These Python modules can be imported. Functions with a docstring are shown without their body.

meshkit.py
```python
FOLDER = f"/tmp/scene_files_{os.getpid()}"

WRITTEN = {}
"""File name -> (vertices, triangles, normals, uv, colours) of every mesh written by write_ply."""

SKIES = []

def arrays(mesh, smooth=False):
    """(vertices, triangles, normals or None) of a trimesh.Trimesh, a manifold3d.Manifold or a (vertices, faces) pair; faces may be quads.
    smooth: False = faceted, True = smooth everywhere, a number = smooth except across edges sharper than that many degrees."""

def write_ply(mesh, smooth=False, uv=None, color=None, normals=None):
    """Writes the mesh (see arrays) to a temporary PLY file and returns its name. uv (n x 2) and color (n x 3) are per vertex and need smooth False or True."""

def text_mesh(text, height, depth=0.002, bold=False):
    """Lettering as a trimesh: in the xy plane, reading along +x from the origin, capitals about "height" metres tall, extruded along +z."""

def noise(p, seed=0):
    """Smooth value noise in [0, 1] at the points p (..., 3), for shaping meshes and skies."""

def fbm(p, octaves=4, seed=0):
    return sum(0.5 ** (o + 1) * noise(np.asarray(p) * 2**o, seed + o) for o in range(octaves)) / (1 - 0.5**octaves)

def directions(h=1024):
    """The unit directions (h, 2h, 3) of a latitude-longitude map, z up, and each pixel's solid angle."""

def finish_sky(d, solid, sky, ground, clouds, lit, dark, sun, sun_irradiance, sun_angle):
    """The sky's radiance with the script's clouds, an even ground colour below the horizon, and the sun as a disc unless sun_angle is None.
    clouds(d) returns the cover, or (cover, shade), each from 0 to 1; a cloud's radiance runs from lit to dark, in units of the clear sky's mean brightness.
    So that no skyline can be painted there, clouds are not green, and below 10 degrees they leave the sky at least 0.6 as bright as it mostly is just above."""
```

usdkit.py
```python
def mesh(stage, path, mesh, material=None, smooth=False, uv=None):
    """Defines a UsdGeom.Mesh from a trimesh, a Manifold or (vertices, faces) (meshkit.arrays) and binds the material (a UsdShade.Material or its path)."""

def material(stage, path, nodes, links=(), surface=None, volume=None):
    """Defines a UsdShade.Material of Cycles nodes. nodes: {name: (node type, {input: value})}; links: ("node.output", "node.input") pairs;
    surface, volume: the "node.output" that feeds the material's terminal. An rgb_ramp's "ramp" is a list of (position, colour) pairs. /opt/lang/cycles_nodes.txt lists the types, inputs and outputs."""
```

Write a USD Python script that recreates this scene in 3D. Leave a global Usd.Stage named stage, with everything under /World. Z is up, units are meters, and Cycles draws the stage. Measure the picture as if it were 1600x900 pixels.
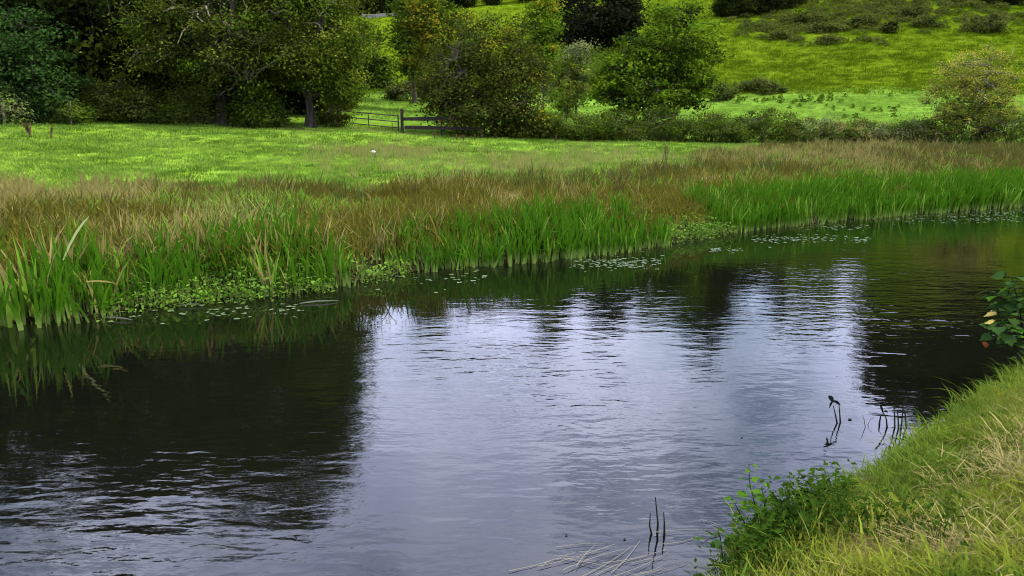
import math, numpy as np, trimesh, usdkit, meshkit
from scipy.interpolate import RBFInterpolator, RegularGridInterpolator
from shapely import Polygon, points as shp_points, contains_xy, LineString
from pxr import Usd, UsdGeom, UsdLux, UsdShade, Gf, Vt, Sdf

# ------------------------------------------------------------------ camera, sky, sun
stage = Usd.Stage.CreateInMemory()
UsdGeom.Xform.Define(stage, '/World')
EYE, PITCH, FPX = np.array([0, 0, 2.7]), math.radians(12.2), 1155.0       # pixels are those of the 1600 x 900 photograph
camera = UsdGeom.Camera.Define(stage, '/World/camera')
camera.CreateHorizontalApertureAttr(36.0)
camera.CreateFocalLengthAttr(36.0 * FPX / 1600)
camera.CreateClippingRangeAttr((0.05, 5000))
camera.CreateExposureAttr(1.3)
camera.AddTranslateOp().Set(tuple(EYE)); camera.AddRotateXOp().Set(90 - math.degrees(PITCH))

SUN_EL, SUN_AZ = math.radians(53), math.radians(103)                       # azimuth = atan2(x, y)
sun = UsdLux.DistantLight.Define(stage, '/World/sun')
sun.CreateNormalizeAttr(True); sun.CreateIntensityAttr(1.2); sun.CreateAngleAttr(4.0); sun.CreateColorAttr((1.0, 0.93, 0.80))
sun.AddRotateZOp().Set(-math.degrees(SUN_AZ)); sun.AddRotateXOp().Set(-(90 - math.degrees(SUN_EL)))
dome = UsdLux.DomeLight.Define(stage, '/World/sky')
dome.GetPrim().SetCustomDataByKey('kind', 'structure')
sky_material = usdkit.material(stage, '/World/Looks/sky', {
    'sky': ('sky_texture', {'sky_type': 'single_scattering', 'sun_disc': False, 'sun_elevation': SUN_EL, 'sun_rotation': SUN_AZ}),
    'tc': ('texture_coordinate', {}), 'map': ('mapping', {'scale': (1, 1, 1.8), 'location': (0.3, 0.1, 0)}),
    'cover': ('noise_texture', {'scale': 2.3, 'detail': 6, 'roughness': .56}),
    'cr': ('rgb_ramp', {'ramp': [(.34, (0, 0, 0)), (.52, (1, 1, 1))]}),
    'shade': ('noise_texture', {'scale': 3.1, 'detail': 5, 'roughness': .6}),
    'sr': ('rgb_ramp', {'ramp': [(.3, (6.0, 6.6, 10.2)), (.62, (9.7, 10.3, 13.4))]}),
    'xyz': ('separate_xyz', {}), 'high': ('map_range', {'from_min': .1, 'from_max': .75, 'to_min': 1.0, 'to_max': 1.65, 'clamp': True}), 'lum': ('vector_math', {'math_type': 'scale'}),
    'mx': ('mix', {}), 'bg': ('background_shader', {'strength': .135})},
    [('tc.generated', 'map.vector'), ('map.vector', 'cover.vector'), ('map.vector', 'shade.vector'), ('cover.fac', 'cr.fac'), ('shade.fac', 'sr.fac'),
     ('cr.color', 'mx.fac'), ('sky.color', 'mx.color1'), ('tc.generated', 'xyz.vector'), ('xyz.z', 'high.value'), ('sr.color', 'lum.vector1'), ('high.result', 'lum.scale'), ('lum.vector', 'mx.color2'), ('mx.color', 'bg.color')], surface='bg.background')
UsdShade.MaterialBindingAPI.Apply(dome.GetPrim()).Bind(sky_material)

# ------------------------------------------------------------------ helpers
used = {}
def numbered(parent, name):
    k = (parent, name); n = used.get(k, 0); used[k] = n + 1
    return f'{parent}/{name}' + (f'_{n:03d}' if n else '')
def tag(p, label=None, cat=None, group=None, kind=None):
    for k, v in (('label', label), ('category', cat), ('group', group), ('kind', kind)):
        if v: p.SetCustomDataByKey(k, v)
    return p
def thing(name, label, cat, group=None, loc=(0, 0, 0)):
    x = UsdGeom.Xform.Define(stage, numbered('/World', name)); x.AddTranslateOp().Set(tuple(map(float, loc)))
    return tag(x.GetPrim(), label, cat, group)
def obj(name, mesh, mat, parent=None, smooth=False, colors=None):
    root = str(parent.GetPath()) if parent is not None else '/World'
    m = usdkit.mesh(stage, numbered(root, name), mesh, mat, smooth=smooth)
    if colors is not None:
        UsdGeom.PrimvarsAPI(m).CreatePrimvar('col', Sdf.ValueTypeNames.Color3fArray, 'vertex').Set(Vt.Vec3fArray.FromNumpy(np.asarray(colors, np.float32)))
    return m.GetPrim()
def clone(source, name, label, cat, group, loc, rotz=0, scale=1.0):
    t = thing(name, label, cat, group, loc)
    x = UsdGeom.Xformable(t)
    x.AddRotateZOp().Set(math.degrees(rotz)); x.AddScaleOp().Set((scale,) * 3)
    t.GetReferences().AddInternalReference(source); t.SetInstanceable(True)
    return t
def prototype(name):
    return stage.CreateClassPrim(numbered('/World', name))

cp, sp_ = math.cos(PITCH), math.sin(PITCH)
def rays(u, v):
    a, b = (np.asarray(u, float) - 800) / FPX, (np.asarray(v, float) - 450) / FPX
    return np.stack([a, cp - b * sp_, -sp_ - b * cp], -1)
def at_y(u, v, y):
    r = rays(u, v); return EYE + r * (np.asarray(y, float) / r[..., 1])[..., None]
def at_z(u, v, z):
    r = rays(u, v); return EYE + r * ((z - EYE[2]) / r[..., 2])[..., None]
def smoothstep(a, b, x):
    t = np.clip((x - a) / (b - a), 0, 1); return t * t * (3 - 2 * t)

# ------------------------------------------------------------------ the lie of the land
far_px = [(0, 508), (120, 502), (230, 480), (330, 470), (440, 460), (540, 448), (600, 432), (700, 420), (850, 408), (960, 396), (1040, 384), (1130, 366), (1200, 356), (1300, 346), (1420, 336), (1520, 328), (1600, 322)]
far_line = at_z(*np.array(far_px).T, 0)[:, :2]
near_px = [(1032, 915), (1105, 864), (1175, 790), (1275, 737), (1375, 693), (1435, 652), (1500, 610), (1570, 566), (1640, 530)]
near_line = at_z(*np.array(near_px).T, .4)[:, :2]
def extend(line, before, after):
    return np.vstack([before, line, after])
far_line = extend(far_line, [(-120, -62), (-30, -7), (-12, 6.0)], [(30, 34), (70, 52), (140, 90)])
near_line = extend(near_line, [(-110, -85), (-24, -17), (-5, -1.2)], [(12, 13.2), (30, 24.5), (70, 40), (140, 76)])
river = Polygon(np.vstack([far_line, near_line[::-1]]))
far_bank = Polygon(np.vstack([far_line, [(600, 90), (600, 700), (-600, 700), (-600, -62)]]))
def dist_line(p, line):
    p, best = np.asarray(p, float), None
    for a, b in zip(line[:-1], line[1:]):
        d = b - a; t = np.clip(((p - a) @ d) / (d @ d), 0, 1)
        q = np.linalg.norm(p - (a + t[:, None] * d), axis=1)
        best = q if best is None else np.minimum(best, q)
    return best
ctl = []
for u, v, y in [(0, 290, 22.5), (300, 295, 23), (600, 285, 25), (900, 268, 29), (1150, 245, 37), (1400, 245, 38), (1650, 246, 40),
                (0, 186, 38), (345, 197, 42), (485, 197, 43), (620, 208, 43), (760, 213, 44), (900, 221, 46), (1100, 223, 49), (1300, 225, 51), (1500, 229, 50), (1700, 231, 50), (-400, 186, 36),
                (560, 166, 62), (620, 152, 76), (560, 132, 90), (250, 160, 62), (0, 150, 60), (-400, 150, 60), (1000, 202, 60), (1150, 190, 66), (1400, 184, 66), (1600, 192, 62), (1800, 192, 62),
                (1200, 148, 85), (1400, 140, 85), (1600, 141, 85), (1900, 141, 85), (900, 150, 85),
                (600, 108, 100), (600, 34, 150), (800, 24, 150), (1000, 10, 150), (1200, 0, 150), (1400, -25, 150), (1600, -35, 150), (1900, -40, 150), (0, 60, 150), (-500, 60, 150), (300, 50, 150),
                (800, 8, 180), (1200, -35, 180), (1600, -70, 180), (300, 40, 180), (-500, 50, 180)]:
    ctl.append(at_y(u, v, y))
ctl = np.array(ctl)
beyond = np.array([(x, 260, 45 if x < 60 else 60) for x in (-300, -150, 0, 150, 300)] + [(x, 420, 48 if x < 60 else 62) for x in (-300, 0, 300)], float)
mid = (far_line[:-1] + far_line[1:]) / 2
shore = []
for f, h in ((1.0, .38), (4.0, .62)):
    for a, b in zip(far_line[:-1], far_line[1:]):
        d = (b - a) / np.linalg.norm(b - a); n = np.array([-d[1], d[0]]); shore.append([*((a + b) / 2 + n * f), h])
ctl = np.vstack([ctl, beyond, shore])
rbf = RBFInterpolator(ctl[:, :2], ctl[:, 2], kernel='linear', smoothing=.02)
gx = np.concatenate([np.linspace(-600, -130, 12), np.arange(-120, 121, 2.0), np.linspace(130, 600, 12)])
gy = np.concatenate([np.linspace(-300, -70, 8), np.arange(-60, 231, 2.0), np.linspace(240, 700, 14)])
coarse = rbf(np.stack(np.meshgrid(gx, gy, indexing='ij'), -1).reshape(-1, 2)).reshape(len(gx), len(gy))
from scipy.ndimage import gaussian_filter
coarse = RegularGridInterpolator((gx, gy), gaussian_filter(coarse, .8), bounds_error=False, fill_value=None)
def ground(x, y):
    x, y = np.broadcast_arrays(np.asarray(x, float), np.asarray(y, float)); shape = x.shape
    p = np.stack([x.ravel(), y.ravel()], -1)
    inside, isfar = contains_xy(river, p[:, 0], p[:, 1]), contains_xy(far_bank, p[:, 0], p[:, 1])
    df, dn = dist_line(p, far_line), dist_line(p, near_line)
    q = np.column_stack([p * .9, np.zeros(len(p))])
    lump = (meshkit.fbm(q * .55, 3, 3) - .5)
    zf = -.05 + (.05 + np.maximum(coarse(np.clip(p, [-600, -300], [600, 700])), .3)) * smoothstep(-.15, 1.3, df) + lump * .22 * smoothstep(1, 6, df) + lump * .5 * smoothstep(50, 90, p[:, 1])
    zn = -.05 + .42 * smoothstep(-.12, .3, dn) + .22 * np.minimum(dn, 3.2) + .02 * np.maximum(dn - 3.2, 0) + lump * .16 * smoothstep(.2, 1.2, dn) + (meshkit.fbm(q * 4.2, 3, 17) - .5) * .11 * smoothstep(.1, .6, dn)
    zr = -.05 - 1.1 * smoothstep(0, 2.0, np.minimum(df, dn))
    return np.where(inside, zr, np.where(isfar, zf, zn)).reshape(shape)
def on_ground(u, v, y0=11.0, y1=230.0):
    u, v = np.broadcast_arrays(np.asarray(u, float), np.asarray(v, float)); r = rays(u, v)
    ys = np.geomspace(y0, y1, 260); hit = np.full(u.shape, np.nan); last = np.zeros(u.shape)
    for k, y in enumerate(ys):
        t = y / r[..., 1]; gap = EYE[2] + r[..., 2] * t - ground(r[..., 0] * t, np.full(u.shape, y))
        if k: 
            now = np.isnan(hit) & (gap <= 0) & (last > 0)
            hit = np.where(now, ys[k - 1] + (y - ys[k - 1]) * last / np.where(now, last - gap, 1), hit)
        last = gap
    hit = np.where(np.isnan(hit), y1, hit)
    x = r[..., 0] / r[..., 1] * hit
    return np.stack([x, hit, ground(x, hit)], -1)
def spot(u, y):                                                            # a point of the ground at depth y that the photograph shows in column u
    x = 0.0
    for _ in range(6):
        z = float(ground(x, y)); d = y * cp + (EYE[2] - z) * sp_; x = (u - 800) / FPX * d
    return np.array([x, y, float(ground(x, y))])
sedge_edge = on_ground([-400, -100, 0, 300, 600, 760, 860, 960, 1060, 1140, 1200, 1330, 1500, 1700, 1900], [312, 306, 303, 307, 303, 296, 289, 283, 268, 245, 229, 229, 233, 234, 235])[:, :2]
sedge_zone = Polygon(np.vstack([far_line[1:-1], sedge_edge[::-1]])).buffer(0)
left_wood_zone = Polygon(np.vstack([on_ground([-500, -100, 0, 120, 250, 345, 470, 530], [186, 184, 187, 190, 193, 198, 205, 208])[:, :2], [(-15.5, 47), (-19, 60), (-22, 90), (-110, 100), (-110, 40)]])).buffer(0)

# ------------------------------------------------------------------ materials
def ramp3(cols):
    return [(i / (len(cols) - 1) * .6 + .2, c) for i, c in enumerate(cols)]
def leafy(name, cols, scale=.6, islands=.55, translucent=.3, rough=.6, spec=.12, foot=None):
    """Foliage: colour varies over the place and from leaf to leaf, some light passes through."""
    extra, links, colour = {}, [], 'ramp.color'
    if foot:                                                               # (height in the plant, colour towards its foot)
        extra = {'tc': ('texture_coordinate', {}), 'xyz': ('separate_xyz', {}), 'up': ('map_range', {'range_type': 'smoothstep', 'from_min': foot[0] * .25, 'from_max': foot[0], 'clamp': True}), 'fm': ('mix', {'color1': foot[1]})}
        links = [('tc.object', 'xyz.vector'), ('xyz.z', 'up.value'), ('up.result', 'fm.fac'), ('ramp.color', 'fm.color2')]; colour = 'fm.color'
    return usdkit.material(stage, '/World/Looks/' + name, {**extra,
        'g': ('geometry', {}), 'n': ('noise_texture', {'scale': scale, 'detail': 3, 'roughness': .6}),
        'mixf': ('mix_float', {'fac': islands}), 'ramp': ('rgb_ramp', {'ramp': ramp3(cols)}),
        'p': ('principled_bsdf', {'roughness': rough, 'specular_ior_level': spec}) if spec > .14 else ('diffuse_bsdf', {}), 't': ('translucent_bsdf', {}), 'm': ('mix_closure', {'fac': translucent})},
        [('g.position', 'n.vector'), ('n.fac', 'mixf.a'), ('g.random_per_island', 'mixf.b'), ('mixf.result', 'ramp.fac'), (colour, 'p.base_color' if spec > .14 else 'p.color'), (colour, 't.color'), *links,
         ('p.BSDF', 'm.closure1'), ('t.BSDF', 'm.closure2')], surface='m.closure')
def bark(name, a, b, scale=6, rough=.9):
    return usdkit.material(stage, '/World/Looks/' + name, {
        'tc': ('texture_coordinate', {}), 'map': ('mapping', {'scale': (1, 1, .22)}), 'n': ('noise_texture', {'scale': scale, 'detail': 6, 'roughness': .65}),
        'r': ('rgb_ramp', {'ramp': [(.32, a), (.7, b)]}), 'bp': ('bump', {'strength': .7, 'distance': .02}), 'p': ('principled_bsdf', {'roughness': rough, 'specular_ior_level': .06})},
        [('tc.object', 'map.vector'), ('map.vector', 'n.vector'), ('n.fac', 'r.fac'), ('r.color', 'p.base_color'), ('n.fac', 'bp.height'), ('bp.normal', 'p.normal')], surface='p.BSDF')
M = dict(
    dark_bark=bark('dark_bark', (.008, .007, .005), (.045, .038, .028)), grey_bark=bark('grey_bark', (.05, .045, .035), (.17, .15, .11)), pale_twig=bark('pale_twig', (.05, .045, .028), (.125, .11, .065), 12),
    old_wood=bark('old_wood', (.007, .006, .005), (.032, .026, .019), 9), post_wood=bark('post_wood', (.08, .065, .04), (.22, .18, .12), 9),
    wall_stone=bark('wall_stone', (.045, .042, .034), (.13, .125, .10), 5), steel=bark('steel', (.012, .012, .011), (.04, .036, .03), 14, .7), dead_stalk=bark('dead_stalk', (.025, .014, .008), (.07, .04, .02), 20), wet_stem=bark('wet_stem', (.003, .004, .002), (.012, .013, .007), 20, .9),
    stone=bark('stone', (.5, .5, .48), (.75, .75, .72), 8),
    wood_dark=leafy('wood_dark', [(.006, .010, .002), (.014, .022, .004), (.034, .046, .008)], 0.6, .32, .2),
    blue_green=leafy('blue_green', [(.008, .020, .004), (.022, .046, .009), (.085, .13, .038)], 1.1, .32, .2),
    olive=leafy('olive', [(.018, .024, .003), (.048, .068, .006), (.12, .145, .016)], 1.1, .32, .3),
    olive_light=leafy('olive_light', [(.05, .058, .006), (.13, .15, .016), (.26, .255, .04)], 1.1, .32, .35),
    mid_green=leafy('mid_green', [(.014, .030, .003), (.055, .090, .006), (.14, .19, .013)], 1.1, .32, .3),
    hawthorn=leafy('hawthorn', [(.012, .015, .003), (.040, .048, .005), (.10, .10, .012)], 1.1, .32, .25),
    bright_green=leafy('bright_green', [(.022, .048, .003), (.085, .145, .007), (.22, .28, .018)], 1.1, .32, .35),
    yellow_leaf=leafy('yellow_leaf', [(.08, .08, .006), (.19, .165, .010), (.32, .25, .015)], 1.1, .32, .35),
    yew=leafy('yew', [(.005, .007, .003), (.012, .014, .005), (.030, .030, .009)], 0.6, .32, .15),
    grey_green=leafy('grey_green', [(.05, .065, .02), (.10, .12, .036), (.18, .19, .065)], 1.1, .32, .3),
    sparse_tan=leafy('sparse_tan', [(.13, .13, .018), (.24, .225, .03), (.38, .33, .06)], 1.1, .32, .35),
    bramble=leafy('bramble', [(.016, .026, .005), (.055, .075, .011), (.15, .17, .04)], 1.1, .32, .25),
    bracken=leafy('bracken', [(.035, .045, .008), (.07, .08, .014), (.11, .11, .022)], .3, .5, .25),
    field=leafy('field', [(.036, .075, .007), (.088, .148, .018), (.14, .19, .045), (.19, .225, .10)], .42, .35, .3, .6),
    hill_grass=leafy('hill_grass', [(.030, .052, .002), (.055, .088, .002), (.085, .110, .003)], .16, .4, .3, .6),
    sedge_orange=leafy('sedge_orange', [(.050, .048, .006), (.165, .138, .015), (.37, .285, .045), (.15, .155, .016)], .6, .72, .3, .6, foot=(.3, (.11, .095, .015))),
    sedge_olive=leafy('sedge_olive', [(.045, .042, .010), (.105, .085, .020), (.20, .15, .045), (.085, .10, .018)], .6, .72, .3, .6, foot=(.3, (.06, .06, .012))),
    sedge_tan=leafy('sedge_tan', [(.11, .095, .028), (.21, .165, .05), (.34, .275, .10)], .6, .72, .3, .6, foot=(.35, (.14, .14, .04))),
    sedge_green=leafy('sedge_green', [(.07, .13, .012), (.14, .215, .022), (.26, .34, .07)], .6, .72, .35, .6, foot=(.3, (.06, .10, .012))),
    dark_rush=leafy('dark_rush', [(.032, .045, .010), (.068, .082, .016), (.13, .115, .035)], .6, .6, .2, .6),
    reed=leafy('reed', [(.024, .066, .003), (.105, .19, .008), (.34, .43, .06)], .7, .75, .4, .5, .12, foot=(.25, (.085, .13, .025))),
    pale_grass=leafy('pale_grass', [(.11, .18, .03), (.18, .26, .06), (.28, .35, .12)], 1.5, .7, .35),
    reed_pale=leafy('reed_pale', [(.20, .24, .08), (.32, .34, .15), (.42, .38, .18)], 1.5, .7, .3),
    brook=leafy('brook', [(.06, .11, .015), (.11, .165, .026), (.20, .25, .06)], 1.5, .7, .3),
    bank_grass=leafy('bank_grass', [(.045, .070, .007), (.17, .175, .018), (.37, .32, .085), (.13, .17, .014)], .9, .55, .35),
    bank_dry=leafy('bank_dry', [(.16, .135, .05), (.30, .25, .11), (.44, .37, .19)], 1.2, .7, .25),
    nettle=leafy('nettle', [(.014, .030, .003), (.050, .078, .007), (.15, .18, .035)], 1.5, .7, .3),
    sapling_leaf=leafy('sapling_leaf', [(.016, .036, .008), (.042, .078, .010), (.12, .165, .032)], 3, .6, .3),
    fresh_leaf=leafy('fresh_leaf', [(.03, .075, .006), (.075, .14, .010), (.13, .20, .025)], 3, .6, .4, .4, .12),
    red_leaf=leafy('red_leaf', [(.12, .04, .012), (.18, .06, .02)], 3), gold_leaf=leafy('gold_leaf', [(.20, .16, .04), (.32, .26, .08)], 3),
    straw=leafy('straw', [(.13, .125, .085), (.24, .235, .18)], 2, .6, .1), lilypad=leafy('lilypad', [(.035, .055, .012), (.085, .105, .035), (.19, .21, .11)], 1.5, .7, .1, .45, .3),
)
def water_material():
    n = {'g': ('geometry', {}), 'calm': ('attribute', {'attribute': 'col'}), 'sep': ('separate_color', {}),
         'm1': ('mapping', {'scale': (1.5, 3.9, 1), 'rotation': (0, 0, .10)}), 'm2': ('mapping', {'scale': (4.2, 10.5, 1), 'rotation': (0, 0, -.16)}), 'm3': ('mapping', {'scale': (12, 22, 1), 'rotation': (0, 0, .05)}),
         'n1': ('noise_texture', {'scale': 1, 'detail': 1.5, 'roughness': .45, 'distortion': .4}), 'n2': ('noise_texture', {'scale': 1, 'detail': 1.5, 'roughness': .5, 'distortion': .3}), 'n3': ('noise_texture', {'scale': 1, 'detail': 2, 'roughness': .5}),
         'gust': ('noise_texture', {'scale': .22, 'detail': 2, 'roughness': .5}), 'gr': ('rgb_ramp', {'ramp': [(.38, (.16, .16, .16)), (.62, (1, 1, 1))]}),
         'a2': ('math', {'math_type': 'multiply_add', 'value2': .45}), 'a3': ('math', {'math_type': 'multiply_add', 'value2': .13}),
         'amp': ('math', {'math_type': 'multiply'}), 'amp2': ('math', {'math_type': 'multiply'}),
         'bp': ('bump', {'strength': 1.0, 'distance': WAVE}), 'p': ('principled_bsdf', {'base_color': (.0007, .0008, .0004), 'roughness': .012, 'ior': 1.333})}
    l = [('g.position', 'm1.vector'), ('g.position', 'm2.vector'), ('g.position', 'm3.vector'), ('m1.vector', 'n1.vector'), ('m2.vector', 'n2.vector'), ('m3.vector', 'n3.vector'), ('g.position', 'gust.vector'),
         ('gust.fac', 'gr.fac'), ('n2.fac', 'a2.value1'), ('n1.fac', 'a2.value3'), ('n3.fac', 'a3.value1'), ('a2.value', 'a3.value3'), ('calm.color', 'sep.color'),
         ('gr.color', 'amp.value1'), ('sep.r', 'amp.value2'), ('amp.value', 'amp2.value1'), ('a3.value', 'amp2.value2'), ('amp2.value', 'bp.height'), ('bp.normal', 'p.normal')]
    return usdkit.material(stage, '/World/Looks/water', n, l, surface='p.BSDF')
WAVE = .0128
M['water'] = water_material()
M['soil'] = usdkit.material(stage, '/World/Looks/soil', {
    'c': ('attribute', {'attribute': 'col'}), 'g': ('geometry', {}), 'n': ('noise_texture', {'scale': 1.3, 'detail': 6, 'roughness': .7}), 'n2': ('noise_texture', {'scale': .16, 'detail': 3}),
    'r': ('rgb_ramp', {'ramp': [(.3, (.5, .5, .5)), (.7, (1.45, 1.45, 1.45))]}), 'r2': ('rgb_ramp', {'ramp': [(.35, (.78, .8, .7)), (.65, (1.2, 1.15, 1.2))]}),
    'mu': ('mix', {'mix_type': 'multiply', 'fac': 1.0}), 'mu2': ('mix', {'mix_type': 'multiply', 'fac': 1.0}), 'bp': ('bump', {'strength': .8, 'distance': .15}), 'p': ('diffuse_bsdf', {'roughness': .8})},
    [('g.position', 'n.vector'), ('g.position', 'n2.vector'), ('n.fac', 'r.fac'), ('n2.fac', 'r2.fac'), ('c.color', 'mu.color1'), ('r.color', 'mu.color2'), ('mu.color', 'mu2.color1'), ('r2.color', 'mu2.color2'),
     ('mu2.color', 'p.color'), ('n.fac', 'bp.height'), ('bp.normal', 'p.normal')], surface='p.BSDF')

# ------------------------------------------------------------------ the setting: ground sheet and river
def sheet(name, xs, ys, skip=None):
    X, Y = np.meshgrid(xs, ys, indexing='ij'); Z = ground(X, Y)
    p = np.stack([X, Y, Z], -1).reshape(-1, 3)
    nx, ny = len(xs), len(ys)
    i = (np.arange(nx - 1)[:, None] * ny + np.arange(ny - 1)[None]).ravel()
    return p, np.stack([i, i + ny, i + ny + 1, i + 1], 1)
def spaced(a, b, near, grow, centre):
    left, right = [centre], [centre]
    st = near
    while right[-1] < b: right.append(right[-1] + st); st *= grow
    st = near
    while left[-1] > a: left.append(left[-1] - st); st *= grow
    return np.array(left[:0:-1] + right)
xs = np.unique(np.concatenate([spaced(-600, 600, .16, 1.018, 3.0)]))
ys = np.unique(np.concatenate([spaced(-300, 700, .14, 1.016, 6.0)]))
gp, gf = sheet('ground', xs, ys)
def ground_colour(p):
    xy = p[:, :2]
    far, riv = contains_xy(far_bank, xy[:, 0], xy[:, 1]), contains_xy(river, xy[:, 0], xy[:, 1])
    sed, wood = contains_xy(sedge_zone, xy[:, 0], xy[:, 1]), contains_xy(left_wood_zone, xy[:, 0], xy[:, 1])
    df = dist_line(xy, far_line)
    c = np.tile([.068, .122, .010], (len(p), 1)).astype(float)
    hill = smoothstep(82, 88, p[:, 1] + 3 * (meshkit.noise(p * .1, 4) - .5))[:, None]
    second = smoothstep(46, 52, p[:, 1])[:, None]
    c = c * (1 - second) + np.array([.062, .115, .012]) * second
    c = c * (1 - hill) + np.array([.050, .078, .003]) * hill
    c[sed] = (.075, .065, .022)
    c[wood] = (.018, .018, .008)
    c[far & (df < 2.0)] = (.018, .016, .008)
    c[~far & ~riv] = (.065, .052, .018)
    gate_worn = np.exp(-(((p[:, 0] + 7.6) / 2.6) ** 2 + ((p[:, 1] - 43.6) / 1.0) ** 2))[:, None]
    c = c * (1 - gate_worn) + np.array([.06, .042, .022]) * gate_worn
    c[riv] = (.02, .018, .01)
    return c
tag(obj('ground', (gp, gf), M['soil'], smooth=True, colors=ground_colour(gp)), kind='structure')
wx, wy = np.arange(-40, 70.1, .5), np.arange(-20, 58.1, .5)
X, Y = np.meshgrid(wx, wy, indexing='ij'); wp = np.stack([X, Y, np.zeros_like(X)], -1).reshape(-1, 3)
ii = (np.arange(len(wx) - 1)[:, None] * len(wy) + np.arange(len(wy) - 1)[None]).ravel()
wf = np.stack([ii, ii + len(wy), ii + len(wy) + 1, ii + 1], 1)
keep = contains_xy(river.buffer(2.0), *wp[wf].mean(1)[:, :2].T); wf = wf[keep]
ids, inv = np.unique(wf, return_inverse=True); wp, wf = wp[ids], inv.reshape(-1, 4)
shelter = .10 + .90 * smoothstep(1.6, 5.0, dist_line(wp[:, :2], far_line))
tag(obj('river', (wp, wf), M['water'], smooth=True, colors=np.repeat(shelter[:, None], 3, 1)), kind='structure')

# ------------------------------------------------------------------ plant shapes
def tube(path, radii, n=6):
    path, radii = np.asarray(path, float), np.asarray(radii, float)
    t = np.gradient(path, axis=0); t /= np.linalg.norm(t, axis=1, keepdims=True) + 1e-9
    ref = np.where(np.abs(t[:, 2:3]) > .9, [[1.0, 0, 0]], [[0, 0, 1.0]])
    a = np.cross(t, ref); a /= np.linalg.norm(a, axis=1, keepdims=True) + 1e-9; b = np.cross(t, a)
    th = np.arange(n) / n * 2 * np.pi
    v = path[:, None] + radii[:, None, None] * (np.cos(th)[None, :, None] * a[:, None] + np.sin(th)[None, :, None] * b[:, None])
    k = len(path); i = np.arange(k - 1)[:, None] * n; j = np.arange(n)[None]; j2 = (j + 1) % n
    f = np.stack([i + j, i + n + j, i + n + j2, i + j2], -1).reshape(-1, 4)
    f = np.vstack([f[:, [0, 2, 1]], f[:, [0, 3, 2]]])
    v = np.vstack([v.reshape(-1, 3), path[-1:]]); e = (k - 1) * n
    f = np.vstack([f, np.stack([e + np.arange(n), e + (np.arange(n) + 1) % n, np.full(n, k * n)], 1)])
    return v, f
def join(parts):
    vs, fs, n = [], [], 0
    for v, f in parts:
        f = np.asarray(f)
        if f.shape[1] == 4: f = np.vstack([f[:, [0, 1, 2]], f[:, [0, 2, 3]]])
        vs.append(v); fs.append(f + n); n += len(v)
    return np.vstack(vs), np.vstack(fs)
def unit(v):
    return v / (np.linalg.norm(v, axis=-1, keepdims=True) + 1e-9)
def leaves(rng, c, size, out=None, flat=.6, width=.55, puffy=None):
    """One folded four-cornered leaf per centre."""
    n = len(c); size = np.broadcast_to(size, n)[:, None] * rng.uniform(.65, 1.25, (n, 1))
    a = unit(rng.normal(size=(n, 3)) * [1, 1, .55] + (0 if out is None else out * .6) + [0, 0, -.25])
    nrm = unit(rng.normal(size=(n, 3)) * .45 + [0, 0, flat] + (0 if out is None else out * .35) + (0 if puffy is None else puffy * .75))
    b = unit(np.cross(nrm, a)); nrm = np.cross(a, b)
    w = size * width
    v = np.stack([c - a * size * .5, c + b * w * .5 + nrm * w * .16, c + a * size * .5, c - b * w * .5 + nrm * w * .16], 1).reshape(-1, 3)
    i = np.arange(n)[:, None] * 4
    return v, np.vstack([i + [0, 1, 2], i + [0, 2, 3]])
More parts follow.
